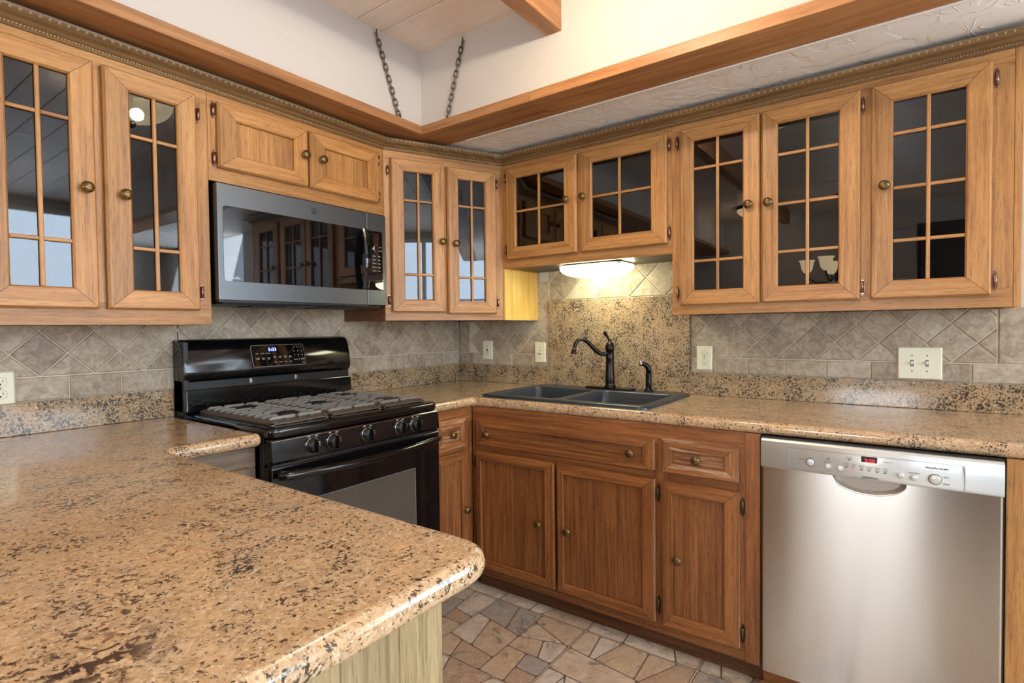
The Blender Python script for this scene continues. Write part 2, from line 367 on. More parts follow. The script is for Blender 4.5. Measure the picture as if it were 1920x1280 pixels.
def poly_offset(poly, d):
    """inset a CCW polygon by d"""
    n = len(poly); res = []
    for i in range(n):
        p0, p1, p2 = Vector(poly[i - 1]), Vector(poly[i]), Vector(poly[(i + 1) % n])
        e1 = (p1 - p0).normalized(); e2 = (p2 - p1).normalized()
        n1 = Vector((-e1.y, e1.x)); n2 = Vector((-e2.y, e2.x)); b = n1 + n2
        if b.length < 1e-6: res.append(tuple(p1 + n1 * d)); continue
        b.normalize(); k = d / max(.2, b.dot(n1)); res.append(tuple(p1 + b * k))
    return res
def round_poly(poly, radii, n=7):
    """round the corners of a CCW polygon"""
    res = []
    for i, p in enumerate(poly):
        r = radii[i]
        if r <= 0: res.append(p); continue
        p0, p1, p2 = Vector(poly[i - 1]), Vector(p), Vector(poly[(i + 1) % len(poly)])
        a = (p0 - p1).normalized(); b = (p2 - p1).normalized(); s = p1 + a * r; e = p1 + b * r
        for k in range(n + 1):
            t = k / n; q = s * (1 - t) ** 2 + p1 * 2 * t * (1 - t) * 1.0 + e * t * t; res.append((q.x, q.y))
    return res
def slab(bb, poly, z0, z1, r, hole=None, seg=6, m=None):
    """stone slab with rounded (bullnose) edge; poly CCW"""
    bm = bb.bm; k = bb.mi(m); loops = []
    prof = [(r * (1 - math.sin(a)), z0 + r * (1 - math.cos(a))) for a in [PI / 2 * i / seg for i in range(seg + 1)]]
    prof += [(r * (1 - math.cos(a)), z1 - r * (1 - math.sin(a))) for a in [PI / 2 * i / seg for i in range(seg + 1)]]
    for d, z in prof:
        loops.append([bm.verts.new((x, y, z)) for x, y in poly_offset(poly, d)])
    n = len(poly)
    for i in range(len(loops) - 1):
        for j in range(n):
            f = bm.faces.new((loops[i][j], loops[i][(j + 1) % n], loops[i + 1][(j + 1) % n], loops[i + 1][j])); f.material_index = k; f.smooth = True
    for L, z in ((loops[0], z0), (loops[-1], z1)):
        es = [bm.edges.get((L[j], L[(j + 1) % n])) for j in range(n)]
        if hole:
            H = [bm.verts.new((x, y, z)) for x, y in hole]; es += [bm.edges.new((H[j], H[(j + 1) % len(H)])) for j in range(len(H))]
            if z == z0: H0 = H
            else:
                for j in range(len(H)):
                    jj = (j + 1) % len(H); f = bm.faces.new((H0[jj], H0[j], H[j], H[jj])); f.material_index = k
        r_ = bmesh.ops.triangle_fill(bm, use_beauty=True, edges=es)
        for f in r_['geom']:
            if isinstance(f, bmesh.types.BMFace): f.material_index = k

# ------------------------------------------------------------------ room shell
RX0, RY0, CZ = -5.2, -5.0, 2.5213
ZB = 2.134      # underside of the wooden ledge round the raised ceiling
XW, YW = -.768, -.4635
b = B(PLASTER); b.box(RX0 - .12, .12, 0, .12, -.02, 2.7); struct(b.build('wall_back'))
b = B(PLASTER)   # sink wall, with a window far behind the camera
b.box(0, .12, -3.35, 0, -.02, 2.7); b.box(0, .12, RY0 - .12, -4.75, -.02, 2.7); b.box(0, .12, -4.75, -3.35, -.02, .7); b.box(0, .12, -4.75, -3.35, 2.2, 2.7)
struct(b.build('wall_right'))
b = B(PLASTER)
b.box(RX0 - .12, 0, RY0 - .12, RY0, -.02, .8); b.box(RX0 - .12, 0, RY0 - .12, RY0, 2.44, 2.7)
for x0, x1 in ((RX0 - .12, -4.75), (-.45, 0)): b.box(x0, x1, RY0 - .12, RY0, .8, 2.44)
struct(b.build('wall_front'))
b = B(PLASTER)
b.box(RX0 - .12, RX0, RY0, 0, -.02, .72); b.box(RX0 - .12, RX0, RY0, 0, 1.74, 2.7)
for y0, y1 in ((RY0, -2.45), (-1.55, 0)): b.box(RX0 - .12, RX0, y0, y1, .72, 1.74)
struct(b.build('wall_left'))

def window_frame(idx, plane, a0, a1, z0, z1, at, nv, nh):
    b = B(TRIMW); t = .05
    def bx(p0, p1, q0, q1, w=.05):
        if plane == 'y': b.box(p0, p1, at - w, at + w * .2, q0, q1, bev=.004, seg=1)
        else: b.box(at - w, at + w * .2, p0, p1, q0, q1, bev=.004, seg=1)
    for q in (z0, z1 - t): bx(a0, a1, q, q + t)
    for i in range(nv + 1):
        p = a0 + (a1 - a0 - t) * i / nv; bx(p, p + t, z0 + t, z1 - t)
    for i in range(1, nh):
        q = z0 + (z1 - z0) * i / nh; bx(a0 + t, a1 - t, q - .012, q + .012, .03)
    w = struct(b.build('window_%d' % idx)); g = B(WGLASS)
    if plane == 'y': g.box(a0 + .02, a1 - .02, at - .022, at - .018, z0 + .02, z1 - .02)
    else: g.box(at - .022, at - .018, a0 + .02, a1 - .02, z0 + .02, z1 - .02)
    g.build('window_pane', w)
window_frame(1, 'y', -4.75, -.45, .8, 2.44, RY0 - .03, 5, 2)
window_frame(2, 'x', -2.45, -1.55, .72, 1.74, RX0 - .03, 2, 3)
window_frame(3, 'x', -4.75, -3.35, .7, 2.2, .1, 2, 3)
# ground and a fence outside, seen only mirrored in the cabinet glass
b = B(simple('snowy_ground', (214, 220, 226), .8)); b.box(-30, 20, -30, -5.2, -.35, -.3); b.box(-30, -5.4, -5.2, 20, -.35, -.3); struct(b.build('ground'))
b = B(simple('weathered_fence', (120, 84, 62), .8))
for i in range(60):
    x = -12 + i * .2; b.prism([(x, -.3), (x + .185, -.3), (x + .185, 1.35), (x + .13, 1.42), (x + .055, 1.42), (x, 1.35)], -9.0, -8.97, 'xz')
b.box(-12, 0, -8.97, -8.92, .2, .3); b.box(-12, 0, -8.97, -8.92, 1.0, 1.1)
tag(b.build('board_fence'), 'weathered brown board fence standing outside behind the windows', 'fence')

# ceiling of whitewashed planks, each run along the sink wall
b = B(PLANKM); seams = [-.6, -1.003, -1.128, -1.33]
while seams[-1] > RX0: seams.append(seams[-1] - .155)
for i in range(len(seams) - 1):
    b.box(max(seams[i + 1], RX0 - .1) + .0012, seams[i] - .0012, RY0 - .05, -.35, CZ, CZ + .03, bev=.0035, seg=1)
b.box(RX0, 0, RY0, 0, CZ + .03, CZ + .04, DARKSLOT)
struct(b.build('ceiling'))
# soffit boxes over the wall cabinets
b = B(PLASTER); b.box(RX0, XW, YW, 0, ZB + .035, 2.53, PLASTER); struct(b.build('wall_soffit_range'))
b = B(PLASTER, TEXPL); b.box(XW, 0, RY0, 0, ZB + .035, 2.53, PLASTER); b.box(-.62, 0, RY0, -.0, ZB + .004, ZB + .036, TEXPL); struct(b.build('wall_soffit_sink'))
b = B(TRIMW); b.box(-.6165, -.600, -4.9, -.6, ZB - .004, ZB + .006, bev=.002); struct(b.build('trim_1'))
# wooden ledges
b = B(BEAMX); b.box(RX0, -.7972, -.4938, -.10, ZB, ZB + .039, bev=.0015, seg=1); struct(b.build('trim_2'))
b = B(BEAMY)
b.box(-.7972, -.6155, RY0, -1.0995, ZB, ZB + .039, bev=.0015, seg=1); b.box(-.7972, -.6155, -1.0985, -.10, ZB, ZB + .039, bev=.0015, seg=1); struct(b.build('trim_3'))
b = B(BEAMX); b.box(-4.9, XW + .002, -1.2249, -1.1523, 2.3787, CZ + .001, bev=.004)
tag(b.build('ceiling_beam'), 'short orange wooden ceiling beam running into the wall above the ledge', 'beam')

# floor: square tiles printed with irregular flagstones
def clip(poly, nx, ny, c):
    r = []
    for i in range(len(poly)):
        a, q = poly[i - 1], poly[i]; da = a[0] * nx + a[1] * ny - c; dq = q[0] * nx + q[1] * ny - c
        if (da < 0) != (dq < 0):
            t = da / (da - dq); r.append((a[0] + (q[0] - a[0]) * t, a[1] + (q[1] - a[1]) * t))
        if dq < 0: r.append(q)
    return r
def dedupe(p):
    r = []
    for q in p:
        if not r or math.hypot(q[0] - r[-1][0], q[1] - r[-1][1]) > 4e-4: r.append(q)
    while len(r) > 1 and math.hypot(r[0][0] - r[-1][0], r[0][1] - r[-1][1]) <= 4e-4: r.pop()
    out_ = []
    for i in range(len(r)):
        a, b, c = r[i - 1], r[i], r[(i + 1) % len(r)]
        if abs((b[0] - a[0]) * (c[1] - b[1]) - (b[1] - a[1]) * (c[0] - b[0])) > 1e-8: out_.append(b)
    return out_
def parea(p): return abs(sum(p[i - 1][0] * p[i][1] - p[i][0] * p[i - 1][1] for i in range(len(p)))) / 2
def inside(t, poly):
    return all((poly[i][0] - poly[i - 1][0]) * (t[1] - poly[i - 1][1]) - (poly[i][1] - poly[i - 1][1]) * (t[0] - poly[i - 1][0]) >= 0 for i in range(len(poly)))
def split(poly, rng, amin):
    a = parea(poly)
    if a < amin * rng.uniform(.6, 3.2) or len(poly) < 3: return [poly]
    cx = sum(p[0] for p in poly) / len(poly); cy = sum(p[1] for p in poly) / len(poly)
    xs = [p[0] for p in poly]; ys = [p[1] for p in poly]
    ang = (0 if (max(xs) - min(xs)) > (max(ys) - min(ys)) else PI / 2) + rng.uniform(-.45, .45)
    nx, ny = math.cos(ang), math.sin(ang); w = max(max(xs) - min(xs), max(ys) - min(ys))
    c = cx * nx + cy * ny + rng.uniform(-.2, .2) * w
    A = clip(poly, nx, ny, c); C = clip(poly, -nx, -ny, -c)
    if len(A) < 3 or len(C) < 3: return [poly]
    return split(A, rng, amin) + split(C, rng, amin)
def ccw(p):
    return p if sum(p[i - 1][0] * p[i][1] - p[i][0] * p[i - 1][1] for i in range(len(p))) > 0 else p[::-1]
PGROUT = simple('printed_dark_joint', (112, 94, 78), .6); fb = B(FLAG, FGROUT); rng = random.Random(11); T = .45
fb.box(RX0, 0, RY0, 0, -.02, -.0025, FGROUT)
x = -.21 - T * 11
while x < 0:
    y = -.35 - T * 11
    while y < .1:
        if x + T > RX0 and y + T > RY0:
            cell = [(max(x + .003, RX0), max(y + .003, RY0)), (min(x + T - .003, 0), max(y + .003, RY0)), (min(x + T - .003, 0), min(y + T - .003, 0)), (max(x + .003, RX0), min(y + T - .003, 0))]; fb.prism(cell, -.004, -.0012, 'xy', PGROUT)
            near = x > -1.7 and y > -2.6
            if parea(cell) > .001:
                for p in split(cell, rng, .017 if near else .03):
                    if parea(p) < .0004: continue
                    p = dedupe(ccw(p))
                    if len(p) < 3: continue
                    q = poly_offset(p, .0030)
                    if parea(q) > parea(p) or not all(inside(t, p) for t in q): continue
                    if len(q) > 3 or parea(q) > .001: q = round_poly(q, [min(.012, .25 * (Vector(q[i]) - Vector(q[i - 1])).length, .25 * (Vector(q[i]) - Vector(q[(i + 1) % len(q)])).length) for i in range(len(q))], 3)
                    fb.prism(q, -.004, 0.0, 'xy', FLAG)
        y += T
    x += T
struct(fb.build('floor'))

# ------------------------------------------------------------------ granite worktops and splashes
CT = .914
def edge_counter(name, poly, rad, label, hole=None):
    b = B(GRAN); slab(b, round_poly(poly, rad), CT - .042, CT, .019, hole); return tag(b.build(name), label, 'countertop')
edge_counter('granite_countertop', [(-2.78, -1.8158), (-1.956, -1.8158), (-1.956, -.6503), (-1.6795, -.6503), (-1.6795, -.002), (-2.78, -.002)], [.05, .075, .03, .012, 0, 0],
             'large polished tan granite peninsula worktop in the foreground with rounded corner')
hole = rrect(-.575, -.105, -1.465, -.675, .03, 4)
edge_counter('granite_countertop', [(-.6417, -3.1), (-.002, -3.1), (-.002, -.002), (-.915, -.002), (-.915, -.6503), (-.6417, -.6503)], [.03, 0, 0, 0, .008, .02],
             'L-shaped granite worktop running from the stove past the sink over the dishwasher', hole)
def splash(x0, x1, y0, y1, z1, label):
    b = B(GRAN2); b.box(x0, x1, y0, y1, CT + .0005, z1, bev=.002, seg=2); return tag(b.build('granite_splash'), label, 'backsplash')
splash(-2.78, -1.6805, -.0224, -.001, 1.0177, 'dark granite splash strip on the worktop left of the stove')
splash(-.914, -.023, -.0224, -.001, 1.0177, 'granite splash strip between the stove and the room corner')
splash(-.0226, -.001, -.6838, -.0005, 1.0177, 'granite splash strip from the room corner to the tall granite panel')
splash(-.0226, -.001, -3.1, -1.4722, 1.0177, 'long pale granite splash strip right of the sink')
splash(-.0235, -.001, -1.471, -.6849, 1.3877, 'tall granite slab standing behind the faucet')

# tiled backsplashes: every tile is cut from polygons, bevelled, on a grout bed
def tilefield(name, axis, a0, a1, z0, z1, label, bottoms, pitch, rowz=None, joints=None, jp=.152, border=None, big=None):
    """axis 'x' = on the stove wall (coordinate x), 'y' = on the sink wall"""
    b = B(TRAV, GROUT)
    def put(poly):
        poly = dedupe(ccw(poly))
        if len(poly) < 3 or parea(poly) < 2e-4: return
        p = poly_offset(poly, .0021); q = poly_offset(poly, .0048)
        if parea(q) < 5e-5 or parea(q) > parea(poly) or not all(inside(t, poly) for t in q): return
        r = [.003] * len(p); n = len(p)
        def P(pt, d): return (pt[0], -d, pt[1]) if axis == 'x' else (-d, pt[0], pt[1])
        L = [[b.bm.verts.new(P(t, d)) for t in pp] for pp, d in ((p, .004), (p, .0085), (q, .0115))]
        for i in range(2):
            for j in range(n):
                f = b.bm.faces.new((L[i][j], L[i][(j + 1) % n], L[i + 1][(j + 1) % n], L[i + 1][j]))
        b.bm.faces.new(L[2])
    def clipr(poly, r):
        for nx, nz, c in ((1, 0, r[1]), (-1, 0, -r[0]), (0, 1, r[3]), (0, -1, -r[2])):
            poly = clip(poly, nx, nz, c)
            if len(poly) < 3: return None
        return poly
    d0 = z0
    if rowz is not None:
        k = math.floor((a0 - joints) / jp); p = joints + k * jp
        while p < a1:
            q = clipr([(p, z0), (p + jp, z0), (p + jp, rowz), (p, rowz)], (a0, a1, z0, rowz))
            if q: put(q)
            p += jp
        d0 = rowz
    lo, hi = a0, a1
    for (s0, s1) in (border or []):
        zz = d0
        while zz < z1: put([(s0, zz), (s1, zz), (s1, min(zz + (.3 if s1 - s0 > .08 else .152), z1)), (s0, min(zz + (.3 if s1 - s0 > .08 else .152), z1))]); zz += (.3 if s1 - s0 > .08 else .152)
        if s0 <= lo + .001: lo = s1
        else: hi = min(hi, s0)
    h = pitch / 2; kk = math.floor((lo - bottoms) / pitch) - 1
    for r in range(0, 8):
        zc = d0 + h * r; off = 0 if r % 2 else h
        # centre of diamonds in row r: bottoms touch d0 when r = 1
        for i in range(kk, kk + int((hi - lo) / pitch) + 4):
            cx = bottoms + i * pitch + (0 if r % 2 else h)
            q = clipr([(cx, zc - h), (cx + h, zc), (cx, zc + h), (cx - h, zc)], (lo, hi, d0, z1))
            if q: put(q)
    if axis == 'x': b.box(a0, a1, -.007, -.0005, z0, z1, GROUT)
    else: b.box(-.007, -.0005, a0, a1, z0, z1, GROUT)
    return tag(b.build('tile_backsplash'), label, 'backsplash')
Z0 = 1.0182
tilefield('t', 'x', -3.2, -1.66, Z0, 1.268, 'tan diamond tile backsplash under the left wall cabinets', -2.0738, .1495, 1.097, -1.998, .152)
tilefield('t', 'x', -1.66, -.0125, Z0, 1.36, 'grey-brown diamond tile backsplash behind the stove up to the corner', -.7606 - .75 * 0, .1495, 1.097, -.7606, .15, [(-.0765, -.0125)])
tilefield('t', 'y', -.6838, -.0125, Z0, 1.5, 'diamond tile backsplash patch with outlet and switch left of the tall granite', -.4583, .145, 1.09, -.4217, .15, [(-.095, -.0125)])
tilefield('t', 'y', -1.471, -.6845, 1.3885, 1.60, 'bright lamp-lit diamond tiles above the tall granite slab', -.9679, .19)
tilefield('t', 'y', -3.1, -1.4722, Z0, 1.293, 'pale travertine diamond tile backsplash right of the sink', -1.9895, .1485, 1.09, -1.725, .154, [(-3.1, -2.83), (-2.83, -2.5663)])

# ------------------------------------------------------------------ cabinet hardware
def mk_knob(mat, name='knob'):
    b = B(mat); R = Matrix.Rotation(PI / 2, 4, 'X')     # local Z -> -Y
    b.lathe([(.0085, 0), (.0085, .002), (.0045, .004), (.0045, .011), (.010, .0125)], 16, mat4=R)
    prof = [(.0165 * math.cos(a) + 0.0005, .019 + .0095 * math.sin(a)) for a in [(-80 + 160 * i / 12) * PI / 180 for i in range(13)]]
    b.lathe(prof, 20, mat4=R)
    for k in range(-3, 4):       # ribs
        a = k * .0042; r = math.sqrt(max(0, .0163 ** 2 - a * a)); c = .0085 * math.sqrt(max(0, 1 - (a / .0163) ** 2))
        b.tube([(r * math.sin(t), -.0196 - c * 1.03 * math.cos(t), a) for t in [(-70 + 140 * i / 8) * PI / 180 for i in range(9)]], .0011, 5, DARKBRASS)
    return b.build(name)
def mk_hinge(mat, s=1.0):
    b = B(mat)
    pts = [(.0066 * math.cos(t) * (1.0), .031 * math.sin(t)) for t in [2 * PI * i / 20 for i in range(20)]]
    pts = [(x * 1.0, z * s) for x, z in pts]
    b.prism(pts, -.0015, 0, 'xz'); b.tube([(0, -.007, -.021 * s), (0, -.007, -.019 * s), (0, -.007, .019 * s), (0, -.007, .021 * s)], [.002, .0055, .0055, .002], 12)
    b.box(-.002, .002, -.007, 0, -.018 * s, .018 * s)
    for z in (-.027, .027): b.lathe([(.0026, 0), (.0026, .001), (.0012, .0019)], 10, mat4=Matrix.Translation((0, -.0015, z * s)) @ Matrix.Rotation(PI / 2, 4, 'X'))
    return b.build('hinge')
KNOB = mk_knob(BRASS); KHINGE = mk_hinge(HINGE, 1.0); LHINGE = mk_hinge(HINGEL, 1.15)

def frame_ring(b, o, i, prof, mv, mh, y0, gap=.0004):
    """mitred frame: outer rect o, inner rect i (x0,x1,z0,z1); prof = [(t 0..1 outer->inner, height)]; face plane y0, grows to -y"""
    def rect(t):
        return (o[0] + (i[0] - o[0]) * t, o[1] + (i[1] - o[1]) * t, o[2] + (i[2] - o[2]) * t, o[3] + (i[3] - o[3]) * t)
    def corners(t): x0, x1, z0, z1 = rect(t); return [(x0, z0), (x1, z0), (x1, z1), (x0, z1)]
    for s in range(4):
        mat = mh if s in (0, 2) else mv; k = b.mi(mat); rows = []
        for t, h in prof:
            c = corners(t); p, q = Vector(c[s]), Vector(c[(s + 1) % 4]); d = (q - p).normalized() * gap
            p = p + d; q = q - d
            rows.append((b.bm.verts.new((p.x, y0 - h, p.y)), b.bm.verts.new((q.x, y0 - h, q.y))))
        for a, c in zip(rows, rows[1:]):
            f = b.bm.faces.new((a[0], a[1], c[1], c[0])); f.material_index = k
        for e in (0, 1):
            try: f = b.bm.faces.new([r[e] for r in rows]); f.material_index = k
            except ValueError: pass
PROF = [(0, 0), (0, .013), (.09, .0205), (.93, .0205), (1.0, .015), (1.0, 0.001)]
def door(parent, x0, x1, z0, z1, ix0, ix1, iz0, iz1, tone, kind, yf=0.0, mvs=(), mhs=(), knob=None, hinge=None, hz=(), name='door', boards=None, label=None, worn=False, edge=None, hinge_src=None):
    mv, mh = MW[tone + 'z'], MW[tone + 'x']
    if worn: mv, mh = WORNZ, WORNX
    b = B(mv, mh)
    frame_ring(b, (x0, x1, z0, z1), (ix0, ix1, iz0, iz1), PROF, mv, mh, yf - .0012, .0007)
    if edge:
        xx = x1 if edge == 'r' else x0
        b.box(xx - .0025, xx + .0012, yf - .0135, yf - .001, z0 + .002, z1 - .002, EDGEWORN)
    if kind == 'glass':
        w = .0055
        for q in mvs: b.box(q - w, q + w, yf - .0175, yf - .008, iz0, iz1, mv, bev=.002, seg=1)
        for q in mhs:
            xs = [ix0] + list(mvs) + [ix1]
            for p0, p1 in zip(xs, xs[1:]): b.box(p0 + (w * .9 if p0 != ix0 else 0), p1 - (w * .9 if p1 != ix1 else 0), yf - .0170, yf - .008, q - w, q + w, mh, bev=.002, seg=1)
    else:
        if kind == 'vboards':
            n = boards or max(2, round((ix1 - ix0) / .085)); d = (ix1 - ix0) / n
            for k in range(n): b.box(ix0 + d * k, ix0 + d * (k + 1), yf - .0095, yf - .001, iz0, iz1, mv, bev=.0012, seg=1)
        else:
            b.box(ix0, ix1, yf - .0095, yf - .001, iz0, iz1, mh)
    d = b.build(name, parent)
    if label: d['label'] = label
    if kind == 'glass':
        g = B(GLASS); g.box(ix0 - .004, ix1 + .004, yf - .0078, yf - .0052, iz0 - .004, iz1 + .004); g.build('glass_pane', d)
    kn = knob if isinstance(knob, list) else ([knob] if knob else [])
    for q in kn: place(KNOB, d, (q[0], yf - .0205 if not (len(q) > 2) else yf - q[2], q[1]))
    for z in hz: place(hinge_src or KHINGE, d, (hinge, yf - .0006, z))
    return d

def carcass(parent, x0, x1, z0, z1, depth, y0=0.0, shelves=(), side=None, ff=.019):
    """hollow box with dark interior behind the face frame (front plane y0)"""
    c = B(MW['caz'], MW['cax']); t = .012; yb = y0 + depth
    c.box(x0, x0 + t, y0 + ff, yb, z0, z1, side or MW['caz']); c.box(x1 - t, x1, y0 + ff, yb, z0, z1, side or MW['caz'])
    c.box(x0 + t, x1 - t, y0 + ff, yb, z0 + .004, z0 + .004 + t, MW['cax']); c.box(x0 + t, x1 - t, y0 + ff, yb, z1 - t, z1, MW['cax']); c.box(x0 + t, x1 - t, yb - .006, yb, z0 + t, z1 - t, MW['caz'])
    o = c.build('carcass', parent)
    for s in shelves:
        q = B(MW['cax']); q.box(x0 + t, x1 - t, y0 + .045, yb - .007, s, s + .016); q.build('shelf', parent)
    return o
def faceframe(parent, tone, x0, x1, z0, z1, openings, y0=0.0, ff=.019):
    """openings (x0,x1,z0,z1) sorted; frame built as boards between them on a grid"""
    b = B(MW[tone + 'z'], MW[tone + 'x'])
    xs = sorted({x0, x1} | {v for o in openings for v in o[:2]}); zs = sorted({z0, z1} | {v for o in openings for v in o[2:]})
    top = max(o[3] for o in openings); bot = min(o[2] for o in openings)
    b.box(x0, x1, y0, y0 + ff, top, z1, MW[tone + 'x'], bev=.0007, seg=1); b.box(x0, x1, y0, y0 + ff, z0, bot, MW[tone + 'x'], bev=.0007, seg=1)
    for i in range(len(xs) - 1):
        mid = (xs[i] + xs[i + 1]) / 2
        col = [o for o in openings if o[0] < mid < o[1]]
        if not col: b.box(xs[i], xs[i + 1], y0, y0 + ff, bot, top, MW[tone + 'z'], bev=.0007, seg=1)
        else:
            zz = bot
            for o in sorted(col, key=lambda q: q[2]):
                if o[2] > zz + 1e-4: b.box(xs[i], xs[i + 1], y0, y0 + ff, zz, o[2], MW[tone + 'x'], bev=.0005, seg=1)
                zz = o[3]
            if zz < top - 1e-4: b.box(xs[i], xs[i + 1], y0, y0 + ff, zz, top, MW[tone + 'x'], bev=.0005, seg=1)
    return b.build('face_frame', parent)

# ------------------------------------------------------------------ wall cabinets
YF, XF = -.321, -.324
ZT = 2.13
# 1 left cabinet, local origin at its left lower front corner; local x = world x
def cabL():
    X0, X1 = -2.31, -1.6715; z0 = 1.2627
    t = thing('wall_cabinet', 'tall two-door glass wall cabinet at the far left, beside the microwave', 'cabinet', (X0, YF, z0))
    L = lambda x: x - X0
    Z = lambda z: z - z0
    carcass(t, 0, X1 - X0, 0, ZT - z0, -YF - .001, shelves=(Z(1.62), Z(1.88)), side=MW['upz'])
    ops = [(L(-2.25), L(-2.02), Z(1.33), Z(2.03)), (L(-1.965), L(-1.73), Z(1.33), Z(2.03))]
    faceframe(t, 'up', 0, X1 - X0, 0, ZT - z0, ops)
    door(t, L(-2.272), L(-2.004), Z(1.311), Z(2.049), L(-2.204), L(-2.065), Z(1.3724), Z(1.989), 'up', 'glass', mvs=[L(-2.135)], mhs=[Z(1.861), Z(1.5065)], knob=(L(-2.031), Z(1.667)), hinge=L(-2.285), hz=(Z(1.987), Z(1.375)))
    door(t, L(-1.9814), L(-1.715), Z(1.311), Z(2.049), L(-1.912), L(-1.776), Z(1.3724), Z(1.989), 'up', 'glass', mvs=[L(-1.843)], mhs=[Z(1.854), Z(1.504)], knob=(L(-1.933), Z(1.664)), hinge=L(-1.704), hz=(Z(1.987), Z(1.375)))
cabL()
def cabM():
    X0, X1 = -1.6705, -.8831; z0 = 1.7711
    t = thing('wall_cabinet', 'short cabinet with two solid panel doors above the microwave', 'cabinet', (X0, YF, z0)); L = lambda x: x - X0; Z = lambda z: z - z0
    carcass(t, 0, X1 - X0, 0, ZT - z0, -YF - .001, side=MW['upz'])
    faceframe(t, 'up', 0, X1 - X0, 0, ZT - z0, [(L(-1.62), L(-1.31), Z(1.84), Z(2.03)), (L(-1.255), L(-.945), Z(1.84), Z(2.03))])
    door(t, L(-1.6427), L(-1.2865), Z(1.8192), Z(2.0486), L(-1.575), L(-1.3486), Z(1.872), Z(1.994), 'up', 'vboards', boards=3, knob=(L(-1.307), Z(1.942)), hinge=L(-1.6525), hz=(Z(2.02), Z(1.85)))
    door(t, L(-1.2778), L(-.9236), Z(1.8192), Z(2.0486), L(-1.207), L(-.984), Z(1.876), Z(1.994), 'up', 'vboards', boards=3, knob=(L(-1.226), Z(1.942)), hinge=L(-.9145), hz=(Z(2.02), Z(1.853)))
cabM()
# corner cabinet on the diagonal
P0 = Vector((-.8821, -.321)); P1 = Vector((-.324, -.5952)); DL = (P1 - P0).length; ANG = math.atan2(P1.y - P0.y, P1.x - P0.x)
def cabC():
    z0 = 1.2805; H = ZT - z0
    t = thing('wall_cabinet', 'angled corner wall cabinet with two narrow glass doors', 'cabinet', (P0.x, P0.y, z0), ANG)
    Z = lambda z: z - z0
    Ri = Matrix.Rotation(-ANG, 2)
    def loc(p): q = Ri @ (Vector(p) - P0); return (q.x, q.y)
    # carcass: floor, top, sides, in local coordinates
    pent = [loc(p) for p in ((-.8821, -.321), (-.324, -.5952), (-.001, -.5952), (-.001, -.001), (-.8821, -.001))]
    c = B(MW['cax'], MW['upz'], MW['caz'])
    ins = [loc(p) for p in ((-.87, -.305), (-.33, -.57), (-.012, -.583), (-.012, -.012), (-.87, -.012))]
    c.prism(ins, .004, .016, 'xy', MW['cax']); c.prism(ins, H - .012, H, 'xy', MW['cax'])
    def wallseg(a, bq, th, m):
        a, bq = Vector(a), Vector(bq); d = (bq - a).normalized(); n = Vector((-d.y, d.x)) * th
        c.prism([tuple(a), tuple(bq), tuple(bq + n), tuple(a + n)], 0, H, 'xy', m)
    wallseg(loc((-.324, -.5945)), loc((-.001, -.5945)), .012, MW['caz'])
    wallseg(loc((-.001, -.58)), loc((-.001, -.001)), .008, MW['caz']); wallseg(loc((-.01, -.001)), loc((-.88, -.001)), .008, MW['caz'])
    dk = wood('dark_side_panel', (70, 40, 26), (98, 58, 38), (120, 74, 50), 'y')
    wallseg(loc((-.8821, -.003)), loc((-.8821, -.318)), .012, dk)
    c.build('carcass', t)
    for s in (Z(1.50), Z(1.80)):
        q = B(MW['cax']); q.prism([loc(p) for p in ((-.86, -.29), (-.34, -.545), (-.013, -.582), (-.013, -.013), (-.86, -.013))], s, s + .014, 'xy'); q.build('shelf', t)
    # board panel facing the sink, yellow lamp light put into its colour
    y = B(LAMPYELLOWZ); xs = [-.323, -.252, -.178, -.1, -.045, -.0125]
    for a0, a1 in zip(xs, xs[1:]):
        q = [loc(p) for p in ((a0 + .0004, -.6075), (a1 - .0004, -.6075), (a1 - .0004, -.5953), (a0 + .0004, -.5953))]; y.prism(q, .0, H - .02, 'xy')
    y.build('side_panel', t)['label'] = 'board side panel with yellow lamp light in its colour'
    faceframe(t, 'up', 0, DL, 0, H, [(.045, .285, Z(1.34), Z(2.02)), (.33, .57, Z(1.34), Z(2.02))])
    door(t, .030, .297, Z(1.320), Z(2.043), .093, .235, Z(1.38), Z(1.985), 'up', 'glass', mvs=[.164], mhs=[Z(1.850), Z(1.500)], knob=(.279, Z(1.664)), hinge=.019, hz=(Z(1.985), Z(1.375)))
    door(t, .310, .577, Z(1.313), Z(2.036), .370, .514, Z(1.375), Z(1.980), 'up', 'glass', mvs=[.442], mhs=[Z(1.848), Z(1.494)], knob=(.350, Z(1.659)), hinge=.588, hz=(Z(1.98), Z(1.37)))
cabC()
RB = -PI / 2
def cabS():
    y0, y1, z0 = -.5975, -1.4962, 1.5466
    t = thing('wall_cabinet', 'short two-door glass cabinet over the sink', 'cabinet', (XF, y0, z0), RB); L = lambda y: y0 - y; Z = lambda z: z - z0
    carcass(t, .013, L(y1), 0, ZT - z0, -XF - .013, shelves=(), side=MW['upz'])
    faceframe(t, 'up', 0, L(y1), 0, ZT - z0, [(L(-.66), L(-1.02), Z(1.61), Z(2.03)), (L(-1.09), L(-1.45), Z(1.61), Z(2.03))])
    door(t, L(-.6327), L(-1.0453), Z(1.59), Z(2.052), L(-.6932), L(-.976), Z(1.652), Z(1.998), 'up', 'glass', mvs=[L(-.8315)], mhs=[Z(1.829)], knob=(L(-.9952), Z(1.843)), hinge=L(-.6213), hz=(Z(2.01), Z(1.643)))
    door(t, L(-1.0629), L(-1.4783), Z(1.59), Z(2.052), L(-1.1247), L(-1.4086), Z(1.653), Z(1.996), 'up', 'glass', mvs=[L(-1.262)], mhs=[Z(1.839)], knob=(L(-1.084), Z(1.845)), hinge=L(-1.486), hz=(Z(2.007), Z(1.636)))
cabS()
